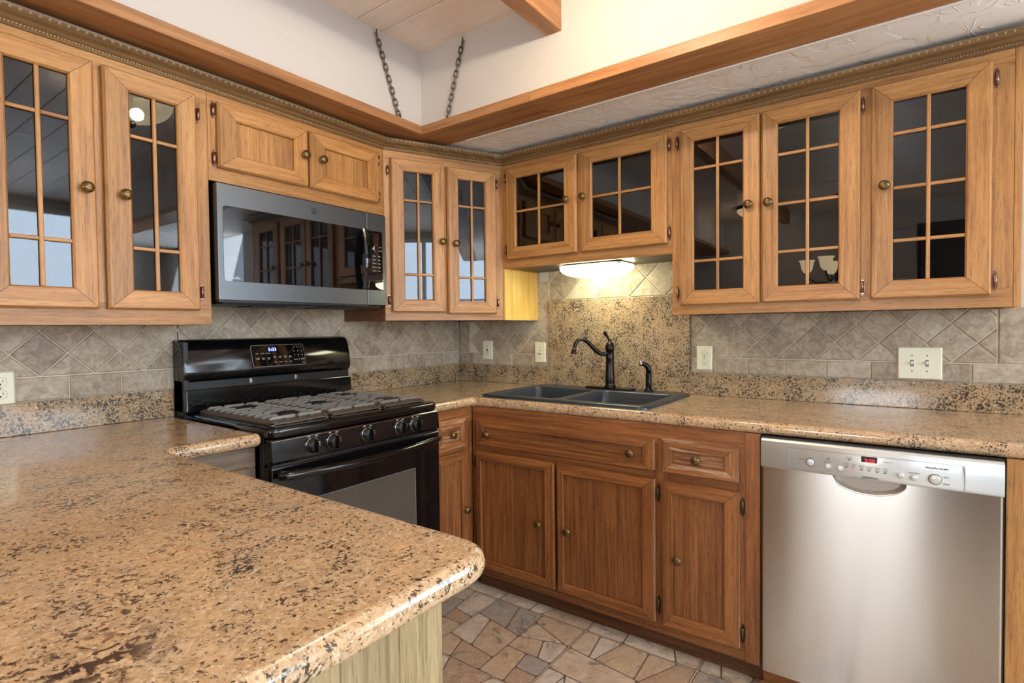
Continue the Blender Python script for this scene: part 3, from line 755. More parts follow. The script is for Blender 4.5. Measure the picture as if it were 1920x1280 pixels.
def cabR():
    y0, y1, z0 = -1.4966, -2.5685, 1.2868
    t = thing('wall_cabinet', 'long three-door glass wall cabinet on the right, above the light switches', 'cabinet', (XF, y0, z0), RB); L = lambda y: y0 - y; Z = lambda z: z - z0
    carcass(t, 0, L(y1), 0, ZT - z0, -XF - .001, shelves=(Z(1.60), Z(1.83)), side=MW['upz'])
    faceframe(t, 'up', 0, L(y1), 0, ZT - z0, [(L(-1.56), L(-1.82), Z(1.345), Z(2.03)), (L(-1.875), L(-2.14), Z(1.345), Z(2.03)), (L(-2.225), L(-2.49), Z(1.345), Z(2.03))])
    b = B(MW['upz']); b.box(L(y1) + .0005, L(y1) + .0195, -.001, .322, 0, ZT - z0 - .02, bev=.001); b.build('end_panel', t)
    door(t, L(-1.5346), L(-1.8442), Z(1.325), Z(2.052), L(-1.592), L(-1.783), Z(1.386), Z(1.996), 'up', 'glass', mvs=[L(-1.6865)], mhs=[Z(1.8817), Z(1.505)], knob=(L(-1.806), Z(1.705)), hinge=L(-1.5205), hz=(Z(2.006), Z(1.378)))
    door(t, L(-1.8509), L(-2.1689), Z(1.325), Z(2.052), L(-1.9075), L(-2.1045), Z(1.386), Z(1.995), 'up', 'glass', mvs=[L(-2.006)], mhs=[Z(1.878), Z(1.6935), Z(1.514)], knob=(L(-1.876), Z(1.703)), hinge=L(-2.176), hz=(Z(2.001), Z(1.369)))
    door(t, L(-2.1988), L(-2.5156), Z(1.325), Z(2.052), L(-2.2635), L(-2.4525), Z(1.386), Z(1.988), 'up', 'glass', mvs=[L(-2.358)], mhs=[Z(1.8787), Z(1.6968), Z(1.5194)], knob=(L(-2.239), Z(1.707)), hinge=L(-2.526), hz=(Z(1.998), Z(1.37)))
cabR()

# crown moulding: three mitred lengths
CP = [(0.0, 2.078), (.004, 2.078), (.007, 2.0815), (.007, 2.085), (.011, 2.088), (.016, 2.0895), (.021, 2.093), (.026, 2.098), (.034, 2.101), (.040, 2.103), (.046, 2.109), (.050, 2.114), (.052, 2.120), (0.0, 2.120)]
path = [Vector(p) for p in ((-2.31, -.321), (-.8821, -.321), (-.324, -.5952), (-.324, -2.588), (-.001, -2.588))]
def crown(i0, i1, mat, label):
    b = B(mat, CARVED); rows = []
    for i in range(i0, i1 + 1):
        p = path[i]; d0 = (path[i] - path[i - 1]).normalized() if i > 0 else None; d1 = (path[i + 1] - path[i]).normalized() if i < len(path) - 1 else None
        n0 = Vector((d0.y, -d0.x)) if d0 else None; n1 = Vector((d1.y, -d1.x)) if d1 else None
        if n0 is None: n = n1; k = 1
        elif n1 is None: n = n0; k = 1
        else: n = (n0 + n1).normalized(); k = 1 / n.dot(n0)
        rows.append([b.bm.verts.new((p.x + n.x * (o + .0003) * k, p.y + n.y * (o + .0003) * k, z)) for o, z in CP])
    for a, c in zip(rows, rows[1:]):
        for j in range(len(CP)): b.bm.faces.new((a[j], c[j], c[(j + 1) % len(CP)], a[(j + 1) % len(CP)]))
    for r in (rows[0][::-1], rows[-1]): b.bm.faces.new(r)
    for i in range(i0, i1):
        p, q = path[i], path[i + 1]; d = (q - p).normalized(); n = Vector((d.y, -d.x)); L = (q - p).length; R = Matrix.Rotation(math.atan2(d.y, d.x), 4, 'Z')
        s = .012
        while s < L - .01:    # egg and dart band
            c = p + d * s + n * .0462
            b.lathe([(.0005, -.006), (.003, -.0045), (.0037, 0), (.003, .0045), (.0005, .006)], 6, CARVED, Matrix.Translation((c.x, c.y, 2.1115)) @ R @ Matrix.Rotation(.9, 4, 'X') @ Matrix.Diagonal((1.5, .7, 1, 1)))
            c2 = p + d * (s + .0105) + n * .0465
            b.lathe([(.0008, -.0055), (.0011, 0), (.0005, .0055)], 4, CARVED, Matrix.Translation((c2.x, c2.y, 2.1115)) @ R @ Matrix.Rotation(.9, 4, 'X'))
            s += .021
        s = .006
        while s < L - .004:   # small bead row
            c = p + d * s + n * .0085; e = d * .0026; w = n * .0032
            v = [(c + e * a + w * o, z) for a, o, z in ((-1, -1, 2.0845), (1, -1, 2.0845), (1, 1, 2.0845), (-1, 1, 2.0845), (-1, -1, 2.0905), (1, -1, 2.0905), (1, 1, 2.0890), (-1, 1, 2.0890))]
            vs = [b.bm.verts.new((t.x, t.y, z)) for t, z in v]; k = b.mi(CARVED)
            for qd in ((4, 5, 6, 7), (0, 1, 5, 4), (1, 2, 6, 5), (2, 3, 7, 6), (3, 0, 4, 7), (0, 3, 2, 1)): b.bm.faces.new([vs[m_] for m_ in qd]).material_index = k
            s += .0082
    return tag(b.build('crown_molding'), label, 'molding')
crown(0, 1, CROWNM['x'], 'carved crown molding along the top of the stove wall cabinets')
crown(1, 2, CROWNM['x'], 'short carved crown molding on top of the angled corner cabinet')
crown(2, 3, CROWNM['y'], 'long carved crown molding along the top of the sink wall cabinets')
crown(3, 4, CROWNM['x'], 'short crown molding return at the right end of the wall cabinets')

# ------------------------------------------------------------------ base cabinets
XL = -.6285    # frame front plane of the sink run (doors stand .02 proud)
TOE = wood('toe_kick_wood', (58, 32, 16), (92, 54, 28), (118, 74, 42), 'x')  # darker than the cabinet wood above
def base_sink():
    y0, y1, z0 = -.632, -1.9065, .0
    t = thing('base_cabinet', 'brown sink base cabinet with three doors and two drawer fronts', 'cabinet', (XL, y0, 0), RB); L = lambda y: y0 - y
    c = B(MW['caz']); c.box(.0, L(y1), .02, .6, .11, .70); c.build('carcass', t)
    faceframe(t, 'lo', 0, L(y1), .075, .8715, [(L(-.69), L(-1.515), .70, .80), (L(-1.59), L(-1.825), .70, .80), (L(-.69), L(-1.515), .14, .645), (L(-1.59), L(-1.825), .14, .645)])
    tk = B(TOE); tk.box(0, L(y1), .045, .064, 0, .075, bev=.001, seg=1); tk.build('toe_kick', t)
    st = B(MW['loz']); st.box(L(-1.858), L(y1) - .001, -.006, -.0003, .076, .871, bev=.001, seg=1); st.build('stile', t)
    door(t, L(-.668), L(-1.5355), .6963, .8160, L(-.712), L(-1.493), .7185, .7800, 'lo', 'flat', knob=[(L(-.729), .7465, .0095), (L(-1.442), .7505, .0095)], name='drawer_front', edge='r')
    door(t, L(-1.5664), L(-1.8392), .6963, .8205, L(-1.6076), L(-1.791), .737, .780, 'lo', 'flat', knob=(L(-1.695), .7565, .0095), name='drawer', worn=True, label='drawer with scuffed pale finish')
    door(t, L(-.664), L(-1.0955), .1183, .6643, L(-.695), L(-1.046), .157, .622, 'lo', 'vboards', boards=4, knob=(L(-1.014), .384, .0095), hinge=L(-.652), hz=(.61, .19), hinge_src=LHINGE)
    door(t, L(-1.1092), L(-1.5355), .1183, .6643, L(-1.14), L(-1.488), .157, .622, 'lo', 'vboards', boards=4, knob=(L(-1.158), .3837, .0095), hinge=L(-1.548), hz=(.61, .1835), edge='r', hinge_src=LHINGE)
    door(t, L(-1.5664), L(-1.8392), .1183, .6643, L(-1.607), L(-1.790), .1675, .6185, 'lo', 'vboards', boards=2, knob=(L(-1.630), .3817, .0205), hinge=L(-1.8495), hz=(.6127, .1696), edge='r', hinge_src=LHINGE)
base_sink()
YL = -.63
def base_corner():
    x0, x1 = -.9145, -.6305
    t = thing('base_cabinet', 'narrow base cabinet with one drawer and door between stove and corner', 'cabinet', (x0, YL, 0)); L = lambda x: x - x0
    c = B(MW['caz']); c.box(0, .27, .02, .62, .11, .86); c.build('carcass', t)
    faceframe(t, 'lo', 0, x1 - x0, .075, .8715, [(.03, .2, .70, .80), (.03, .2, .14, .66)])
    tk = B(MW['lox']); tk.box(0, x1 - x0 + .05, .045, .064, 0, .075); tk.build('toe_kick', t)
    door(t, .012, .225, .690, .828, .055, .185, .728, .790, 'lo', 'flat', knob=(.128, .758, .0095), name='drawer', worn=True)
    door(t, .012, .225, .118, .672, .055, .185, .165, .63, 'lo', 'vboards', boards=2, knob=(.205, .400, .0205))
base_corner()
def base_left():
    x0, x1 = -2.058, -1.682
    t = thing('base_cabinet', 'dark weathered base cabinet under the worktop just left of the stove', 'cabinet', (x0, YL + .02, 0)); W_ = x1 - x0
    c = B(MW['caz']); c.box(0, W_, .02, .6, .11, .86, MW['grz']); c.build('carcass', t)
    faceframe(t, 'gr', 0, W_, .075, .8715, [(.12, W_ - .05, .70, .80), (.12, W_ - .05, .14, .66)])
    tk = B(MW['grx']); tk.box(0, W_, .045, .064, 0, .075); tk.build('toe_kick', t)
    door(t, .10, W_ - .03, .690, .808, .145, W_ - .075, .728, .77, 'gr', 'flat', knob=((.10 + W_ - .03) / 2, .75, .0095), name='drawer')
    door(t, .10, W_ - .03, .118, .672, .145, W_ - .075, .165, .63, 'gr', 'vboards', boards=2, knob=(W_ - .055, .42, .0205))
base_left()
def peninsula():
    t = thing('peninsula_cabinet', 'pale board-sided peninsula cabinet under the foreground granite worktop', 'cabinet', (-2.7, -1.79, 0))
    c = B(GREYZ, MW['loz']); c.box(.015, .64, .015, 1.785, .0, .8715, MW['loz']); c.build('carcass', t)
    b = B(GREYZ); xs = [.64]
    while xs[-1] > .03: xs.append(xs[-1] - (.0785 if len(xs) == 1 else .088))
    xs[-1] = 0
    for a1, a0 in zip(xs, xs[1:]): b.box(a0, a1, 0, .0145, 0, .8715, bev=.0014, seg=1)
    b.build('end_panel', t)
peninsula()
b = B(MW['upz']); b.box(-.640, -.02, -2.62, -2.5235, 0, .8715, bev=.002)
tag(b.build('end_panel'), 'light wooden end panel standing right of the dishwasher', 'panel')
b = B(MW['lox'], MW['loy']); b.box(-.60, -.584, -2.5225, -1.908, 0, .08, MW['loy'], bev=.001); b.box(-.70, -.601, -2.6, -1.90, 0.0005, .014, MW['upy'], bev=.003)
tag(b.build('floor_threshold'), 'orange wood strip on the floor in front of the dishwasher', 'trim')

# ------------------------------------------------------------------ dishwasher
def dishwasher():
    X0, y0, y1 = -.6658, -1.9174, -2.5154; W_ = y0 - y1
    t = thing('dishwasher', 'stainless steel dishwasher with silver control panel and red display', 'dishwasher', (X0, y0, 0), RB); L = lambda y: y0 - y
    b = B(BLACKM); b.box(-.007, W_ + .0055, .03, .58, .081, .868); b.box(0, W_, .012, .03, .86, .8712, bev=.001); b.build('body', t)
    # door skin with a half-oval finger pocket under the control panel
    b = B(STEEL, CHROME); z0, z1 = .0865, .7715; ca, cb = L(-2.1202), L(-2.3059); cc = (ca + cb) / 2; rw = (cb - ca) / 2; dp = .044
    arc = [(cc - rw * math.cos(a), z1 - dp * math.sin(a)) for a in [PI * i / 20 for i in range(21)]]
    r = .006
    outl = [(0 + r, z0), (W_ - r, z0), (W_ - r, z1)] + arc[::-1] + [(r, z1)]
    A = [b.bm.verts.new((x, 0, z)) for x, z in outl]; b.bm.faces.new(A)
    for xa, xb in ((0, r), (W_, W_ - r)):     # rounded vertical edges
        seg = 5; cols = []
        for i in range(seg + 1):
            a = PI / 2 * i / seg; xx = xa + (r if xa == 0 else -r) * (1 - math.cos(a)); yy = r * (1 - math.sin(a))
            cols.append([b.bm.verts.new((xx, yy, zz)) for zz in (z0, z1)])
        for c0, c1 in zip(cols, cols[1:]): b.bm.faces.new((c0[0], c1[0], c1[1], c0[1])).smooth = True
        b.box(min(xa, xa + (.001 if xa == 0 else -.001)), max(xa, xa + (.001 if xa == 0 else -.001)), r, .03, z0, z1)
    inner = [(cc + (x - cc) * .86, z1 - (z1 - z) * .80) for x, z in arc]
    p0 = [b.bm.verts.new((x, 0, z)) for x, z in arc]; p1 = [b.bm.verts.new((x, -.0025, z - .002)) for x, z in arc]; p2 = [b.bm.verts.new((x, .002, z + .0018)) for x, z in arc]; p3 = [b.bm.verts.new((x, .018, z)) for x, z in inner]
    for ra, rb, m in ((p0, p1, CHROME), (p1, p2, CHROME), (p2, p3, DSTEEL)):
        for i in range(20): f = b.bm.faces.new((ra[i], ra[i + 1], rb[i + 1], rb[i])); f.material_index = b.mi(m); f.smooth = True
    b.bm.faces.new(p3).material_index = b.mi(DSTEEL)
    b.build('door', t, fixn=True)
    # control panel, slightly bowed and proud of the door
    b = B(SILVER); z0, z1 = .7725, .8655; prof = [(.02, z0), (-.004, z0), (-.0085, z0 + .003), (-.0105, z0 + .012), (-.0095, z0 + .05), (-.006, z1 - .006), (-.001, z1), (.02, z1)]
    k = len(prof); A = [b.bm.verts.new((-.001, y, z)) for y, z in prof]; C = [b.bm.verts.new((W_ + .001, y, z)) for y, z in prof]
    for i in range(k): f = b.bm.faces.new((A[i], A[(i + 1) % k], C[(i + 1) % k], C[i])); f.smooth = 1 < i < 5
    b.bm.faces.new(A); b.bm.faces.new(C[::-1])
    cp = b.build('control_panel', t)
    # engraved outline of the button field
    b = B(GREYINK); xa, xb = L(-1.9963), L(-2.4352); za, zb = .777, .8455
    yy = lambda z: -.0105 if z < .8 else -.0095 + (.0035 * max(0, (z - .8225)) / .037)
    for z in (zb,): b.box(xa, xb, -.0086, -.0079, z, z + .0008)
    b.box(xa - .0004, xa + .0004, -.0108, -.0080, za, zb); b.box(xb - .0004, xb + .0004, -.0108, -.0080, za, zb)
    b.build('panel_outline', cp)
    def button(y, z, r):
        q = B(CHROME if r > .010 else SILVER, SILVER)
        R = Matrix.Translation((L(y), -.0085, z)) @ Matrix.Rotation(PI / 2, 4, 'X')
        if r > .010: q.lathe([(r + .0016, 0), (r + .0016, .0025), (r, .003)], 24, INK, R)
        q.lathe([(r, .001), (r, .0045), (r * .8, .0062), (r * .3, .0070)], 24, SILVER, R); q.build('button', cp)
    for y, z, r in ((-2.0603, .8064, .0115), (-2.1072, .8005, .008), (-2.1399, .7985, .0085), (-2.2919, .800, .0085), (-2.3231, .7975, .0085), (-2.3703, .800, .0135)): button(y, z, r)
    b = B(DARKSLOT); b.box(L(-2.195), L(-2.2352), -.0092, -.0060, .8195, .8430, bev=.001); dsp = b.build('display', cp)
    text('2:20', .0155, REDLED, dsp, (L(-2.2165), -.0094, .8305), (PI / 2, 0, 0), 'display_digits')
    for i, y in enumerate((-2.1095, -2.1645, -2.157, -2.1735, -2.196, -2.2150, -2.2350, -2.2545)):
        z = (.8235, .8285, .8045, .8040, .8025, .8020, .8012, .8005)[i]; b = B(INK); b.box(L(y) - .0035, L(y) + .0035, -.0112, -.0085, z - .001, z + .0012); b.build('indicator_mark', cp)
    b = B(REDLED); b.box(L(-2.1735) - .004, L(-2.1735) + .004, -.0115, -.0086, .8030, .8042); b.build('indicator_light', cp)
    yt = -.0112
    merge_texts([('On/Off', .0065, L(-2.036), yt, .814), ('Delicate', .005, L(-2.1072), yt, .8145), ('Sanitize', .005, L(-2.1645), yt, .8345), ('Power', .005, L(-2.157), yt, .8165), ('Scrub', .005, L(-2.157), yt, .8110), ('Auto', .005, L(-2.1765), yt, .8160), ('Wash', .005, L(-2.1765), yt, .8105),
                 ('Regular', .005, L(-2.1965), yt, .8140), ('Wash', .005, L(-2.1965), yt, .8085), ('Express', .005, L(-2.2160), yt, .8130), ('Wash', .005, L(-2.2160), yt, .8080), ('Rinse', .005, L(-2.2360), yt, .8130), ('Hold', .005, L(-2.2360), yt, .8078), ('Half', .005, L(-2.2560), yt, .8120), ('Load', .005, L(-2.2560), yt, .8068),
                 ('Delay Start', .0058, L(-2.3231), yt, .8115), ('Start', .006, L(-2.3960), yt, .8095), ('Reset', .006, L(-2.3960), yt, .7905), ('Minutes Left', .0045, L(-2.262), yt, .8330)], GREYINK, cp, 'button_lettering')
    text('SilencePlus 50 dBA', .0067, INK, cp, (L(-2.375), -.0098, .8315), (PI / 2, 0, 0), 'lettering')
    text('BOSCH', .0086, INK, cp, (L(-2.2225), -.0112, .7805), (PI / 2, 0, 0), 'lettering', sx=1.15)
    b = B(GREYINK); R = Matrix.Translation((L(-2.2015), -.0108, .7805)) @ Matrix.Rotation(PI / 2, 4, 'X')
    b.tube([R @ Vector((.0042 * math.cos(a), .0042 * math.sin(a), 0)) for a in [2 * PI * i / 20 for i in range(20)]], .0007, 6, closed=True)
    b.box(L(-2.2015) - .0019, L(-2.2015) - .0011, -.0113, -.0105, .7783, .7827); b.box(L(-2.2015) + .0011, L(-2.2015) + .0019, -.0113, -.0105, .7783, .7827); b.box(L(-2.2015) - .0019, L(-2.2015) + .0019, -.0113, -.0105, .7801, .7809)
    b.build('logo', cp)
dishwasher()

# ------------------------------------------------------------------ gas range
def gas_range():
    X0, X1 = -1.6765, -.9185; W_ = X1 - X0
    t = thing('gas_range', 'black freestanding gas range with five burners and oven window', 'range', (X0, -.69, 0))
    def Y(y): return y + .69
    b = B(BLACKG, BLACKM); b.box(.002, W_ - .002, Y(-.645), Y(-.03), .03, .905, BLACKG, bev=.003); b.box(.05, W_ - .05, Y(-.6), Y(-.1), 0, .03, BLACKM); b.build('body', t)
    # cooktop with rolled front lip
    b = B(BLACKG); o = round_poly([(0, 0), (W_, 0), (W_, Y(-.095)), (0, Y(-.095))], [.035, .035, 0, 0], 7); slab(b, o, .893, .929, .013, seg=5)
    ct = b.build('cooktop', t)
    b = B(BLACKG); o = round_poly([(.035, .06), (W_ - .035, .06), (W_ - .035, Y(-.13)), (.035, Y(-.13))], [.02] * 4, 4); slab(b, o, .927, .931, .0015, seg=2); b.build('burner_tray', ct)
    # slanted knob panel
    b = B(BLACKG); pr = [(.05, .892), (.004, .892), (.0, .886), (-.006, .822), (-.003, .816), (.05, .812)]
    f = b.prism(pr, .004, W_ - .004, 'yz'); cp = b.build('control_panel', t)
    b = B(CHROME); b.box(.006, W_ - .006, -.0012, .001, .8865, .8885); b.build('trim_strip', cp)
    kb = B(BLACKM, CHROME, BLACKG); R = Matrix.Rotation(PI / 2, 4, 'X')
    kb.lathe([(.026, 0), (.026, .004), (.021, .008), (.019, .020), (.015, .022)], 24, BLACKM, R)
    kb.lathe([(.0268, .0), (.0268, .0025), (.0255, .003)], 28, CHROME, R)
    kb.box(-.006, .006, -.040, -.018, -.021, .021, BLACKG, bev=.004, seg=3); kb.box(-.0015, .0015, -.0412, -.039, .004, .019, CHROME)
    kob = kb.build('burner_knob')
    for i, x in enumerate((-1.5286, -1.447, -1.2991, -1.1399, -1.0597)):
        place(kob, cp, (x - X0, -.0035, .853))
    items = []
    for x, w in ((-1.5286, 'LITE'), (-1.447, 'LITE'), (-1.2991, 'LITE'), (-1.1399, 'LITE'), (-1.0597, 'LITE')): items += [('OFF', .006, x - X0 - .012, -.0022, .8835), (w, .006, x - X0 + .016, -.0022, .8825)]
    merge_texts(items, PALEINK, cp, 'knob_lettering')
    # vents
    b = B(DARKSLOT, BLACKM); b.box(.006, W_ - .006, .002, .03, .8, .8125, BLACKM); b.build('vent_strip', t)
    # oven door
    b = B(BLACKG, BLACKGL); z0, z1 = .20, .8035
    o = [(.0, z0), (W_, z0), (W_, z1), (.0, z1)]
    b.box(.0015, W_ - .0015, -.002, .04, z0, z1, BLACKG, bev=.004, seg=3); dr = b.build('oven_door', t)
    b = B(N('oven_glass_reflect_grey').set(col=lin((84, 78, 70)), rough=.04, spec=.9).m); b.prism(rrect(-1.5368 - X0, -1.0615 - X0, .33, .6755, .004, 2), -.0028, -.0015, 'xz'); b.build('oven_window', dr)  # reflected room brightness put into the glass base colour
    b = B(GREYINK)
    wx0, wx1, wz0, wz1 = -1.5368 - X0, -1.0615 - X0, .33, .6755
    for q in ((wx0 - .0015, wx0, wz0, wz1), (wx1, wx1 + .0015, wz0, wz1), (wx0, wx1, wz1, wz1 + .0012)): b.box(q[0], q[1], -.0031, -.0016, q[2], q[3])
    b.build('window_outline', dr)
    b = B(BLACKG); n = 24; pts = []; rad = []
    for i in range(n + 1):
        u = i / n; x = .014 + (W_ - .030) * u; bow = math.sin(PI * u); pts.append((x, -.020 - .038 * bow ** .8, -.006 * bow + .778)); rad.append(.0150 if 0 < i < n else .011)
    b.tube(pts, rad, 14); b.tube([(.04, 0, .782), (.04, -.028, .782)], .009, 10); b.tube([(W_ - .04, 0, .782), (W_ - .04, -.028, .782)], .009, 10)
    b.build('door_handle', dr)
    b = B(BLACKG); b.box(.0015, W_ - .0015, .0, .04, .045, .193, bev=.004); b.build('storage_drawer', t)
    # back guard
    b = B(BLACKM, BLACKG)
    b.box(.001, W_ - .001, Y(-.085), Y(-.014), .905, 1.06, BLACKM); b.box(.001, .02, Y(-.10), Y(-.014), .93, 1.20, BLACKM, bev=.003)
    b.box(.004, W_ - .006, Y(-.112), Y(-.084), .932, 1.0165, BLACKG, bev=.004, seg=3)
    bgd = b.build('back_guard', t)
    prof = [(-.014, 1.045), (-.088, 1.045), (-.098, 1.050), (-.106, 1.062), (-.107, 1.085), (-.100, 1.130), (-.090, 1.170), (-.078, 1.197), (-.060, 1.208), (-.014, 1.208)]
    b = B(BLACKG); cuts = [(.0, .012), (.003, .005), (.010, .0), (W_ - .012, .0), (W_ - .005, .005), (W_ - .002, .012)]; rows = []
    for x, ins in cuts:
        cy, cz = -.05, 1.125
        rows.append([b.bm.verts.new((x, Y(cy + (y - cy) * (1 - ins * 5)) if y < -.02 else Y(y), cz + (z - cz) * (1 - ins * 6))) for y, z in prof])
    for a, c in zip(rows, rows[1:]):
        for j in range(len(prof)): f = b.bm.faces.new((a[j], a[(j + 1) % len(prof)], c[(j + 1) % len(prof)], c[j])); f.smooth = True
    b.bm.faces.new(rows[0]); b.bm.faces.new(rows[-1][::-1]); head = b.build('control_head', bgd)
    # keypad glass, tilted with the head
    ang = math.atan2(.030, .100)
    dx0, dx1 = -1.4105 - X0, -1.170 - X0; e = bpy.data.objects.new('keypad', None)
    b = B(BLACKGL, GREYINK); b.prism(rrect(dx0 - .002, dx1 + .002, -.0475, .0475, .010, 4), -.0012, .001, 'xz', GREYINK); b.prism(rrect(dx0, dx1, -.0455, .0455, .009, 4), -.0022, .001, 'xz', BLACKGL)
    kp = b.build('keypad', bgd); kp.location = (0, Y(-.1005), 1.1325); kp.rotation_euler = (-ang * .92, 0, 0)
    text('5:03', .020, BLUELED, kp, ((dx0 + dx1) / 2 - .028, -.0027, .026), (PI / 2, 0, 0), 'clock_digits', sx=1.1)
    it = []; cx = dx0
    for i, w in enumerate(('Bake', 'Broil', 'Convect')): it.append((w, .0062, cx + .022 + i * .024, -.0026, .010))
    for i, w in enumerate(('Convect\nRoast', 'Keep\nWarm', 'Slow\nCook')): it.append((w, .0052, cx + .022 + i * .024, -.0026, -.012))
    for i, w in enumerate(('Easy\nClean', 'Cook\nTime', 'Delay\nStart', 'Set\nClock')): it.append((w, .0052, cx + .098 + i * .024, -.0026, -.008))
    for i, w in enumerate(('Lock', 'Probe', 'Timer', 'Light')): it.append((w, .0056, cx + .098 + i * .024, -.0026, -.030))
    for r_ in range(3):
        for c_ in range(3): it.append((str(r_ * 3 + c_ + 1), .0078, cx + .192 + c_ * .019, -.0026, .034 - r_ * .0185))
    it += [('Cancel', .0058, cx + .194, -.0026, -.0225), ('0', .0078, cx + .211, -.0026, -.0225), ('START', .0058, cx + .230, -.0026, -.0225), ('Oven', .0052, cx + .230, -.0026, -.037)]
    merge_texts(it, PALEINK, kp, 'keypad_lettering')
    for x in (.258, .465): b = B(CHROME); b.box(x, x + .012, Y(-.094), Y(-.084), 1.022, 1.042, bev=.002); b.build('bracket', bgd)
    # burners
    for x, y, r in ((.16, .16, .045), (.16, .43, .038), (.60, .16, .05), (.60, .43, .036), (.379, .30, .042)):
        b = B(BLACKM, IRON); Mx = Matrix.Translation((x, y, .929)); b.lathe([(r * 1.1, 0), (r * 1.1, .004), (r * .9, .012), (r * .9, .015)], 24, IRON, Mx); b.lathe([(r * .85, .014), (r * .85, .020), (r * .7, .023)], 24, BLACKM, Mx); b.build('burner', ct)
    # three cast iron grates
    for gi, (g0, g1) in enumerate(((.036, .255), (.262, .496), (.503, .722))):
        b = B(IRON, RAIL); ya, yb = .052, .548; zt = .953; zf = .9315; gm = (g0 + g1) / 2
        for xx, s in ((g0, 1), (g1, -1)):     # sloping side rails
            b.prism([(xx, zf), (xx + s * .004, zf), (xx + s * .022, zt - .013), (xx + s * .018, zt - .010), (xx, zf + .005)], ya, yb, 'xz', RAIL)
        for yy, s in ((ya, 1), (yb, -1)):     # sloping front and back rails
            b.prism([(yy, zf), (yy + s * .004, zf), (yy + s * .026, zt - .012), (yy + s * .022, zt - .009), (yy, zf + .005)], g0, g1, 'yz', RAIL)
        n = 10
        for k in range(n):
            y = ya + .036 + (yb - ya - .072) * k / (n - 1)
            cl = [c for c in ((.16, 1), (.43, 1)) if abs(y - c[0]) < .042] if gi != 1 else ([1] if abs(y - .30) < .040 else [])
            if cl: segs = [(g0 + .012, g0 + .068), (g1 - .068, g1 - .012)]
            elif k % 2: segs = [(g0 + .012, gm - .045), (gm - .040, gm + .040), (gm + .045, g1 - .012)]
            else: segs = [(g0 + .012, gm - .004), (gm + .004, g1 - .012)]
            for s0, s1 in segs:
                b.prism([(s0, zt - .010), (s1, zt - .010), (s1, zt - .002), (s1 - .003, zt), (s0 + .009, zt), (s0, zt - .006)], y - .0048, y + .0048, 'xz')
        for xx in (gm - .046, gm + .046):
            for y0_, y1_ in ((ya + .01, .112), (.208, .382), (.478, yb - .01)): b.box(xx - .0035, xx + .0035, y0_, y1_, zt - .015, zt - .008, RAIL)
        for xx in (gm,):
            b.box(xx - .0035, xx + .0035, ya + .01, .10, zt - .013, zt - .006, RAIL); b.box(xx - .0035, xx + .0035, .49, yb - .01, zt - .013, zt - .006, RAIL)
        for xx in (g0 + .006, g1 - .006):
            for yy in (ya + .008, yb - .008): b.box(xx - .005, xx + .005, yy - .005, yy + .005, .9295, zf + .004)
        g = b.build('grate', ct)
gas_range()

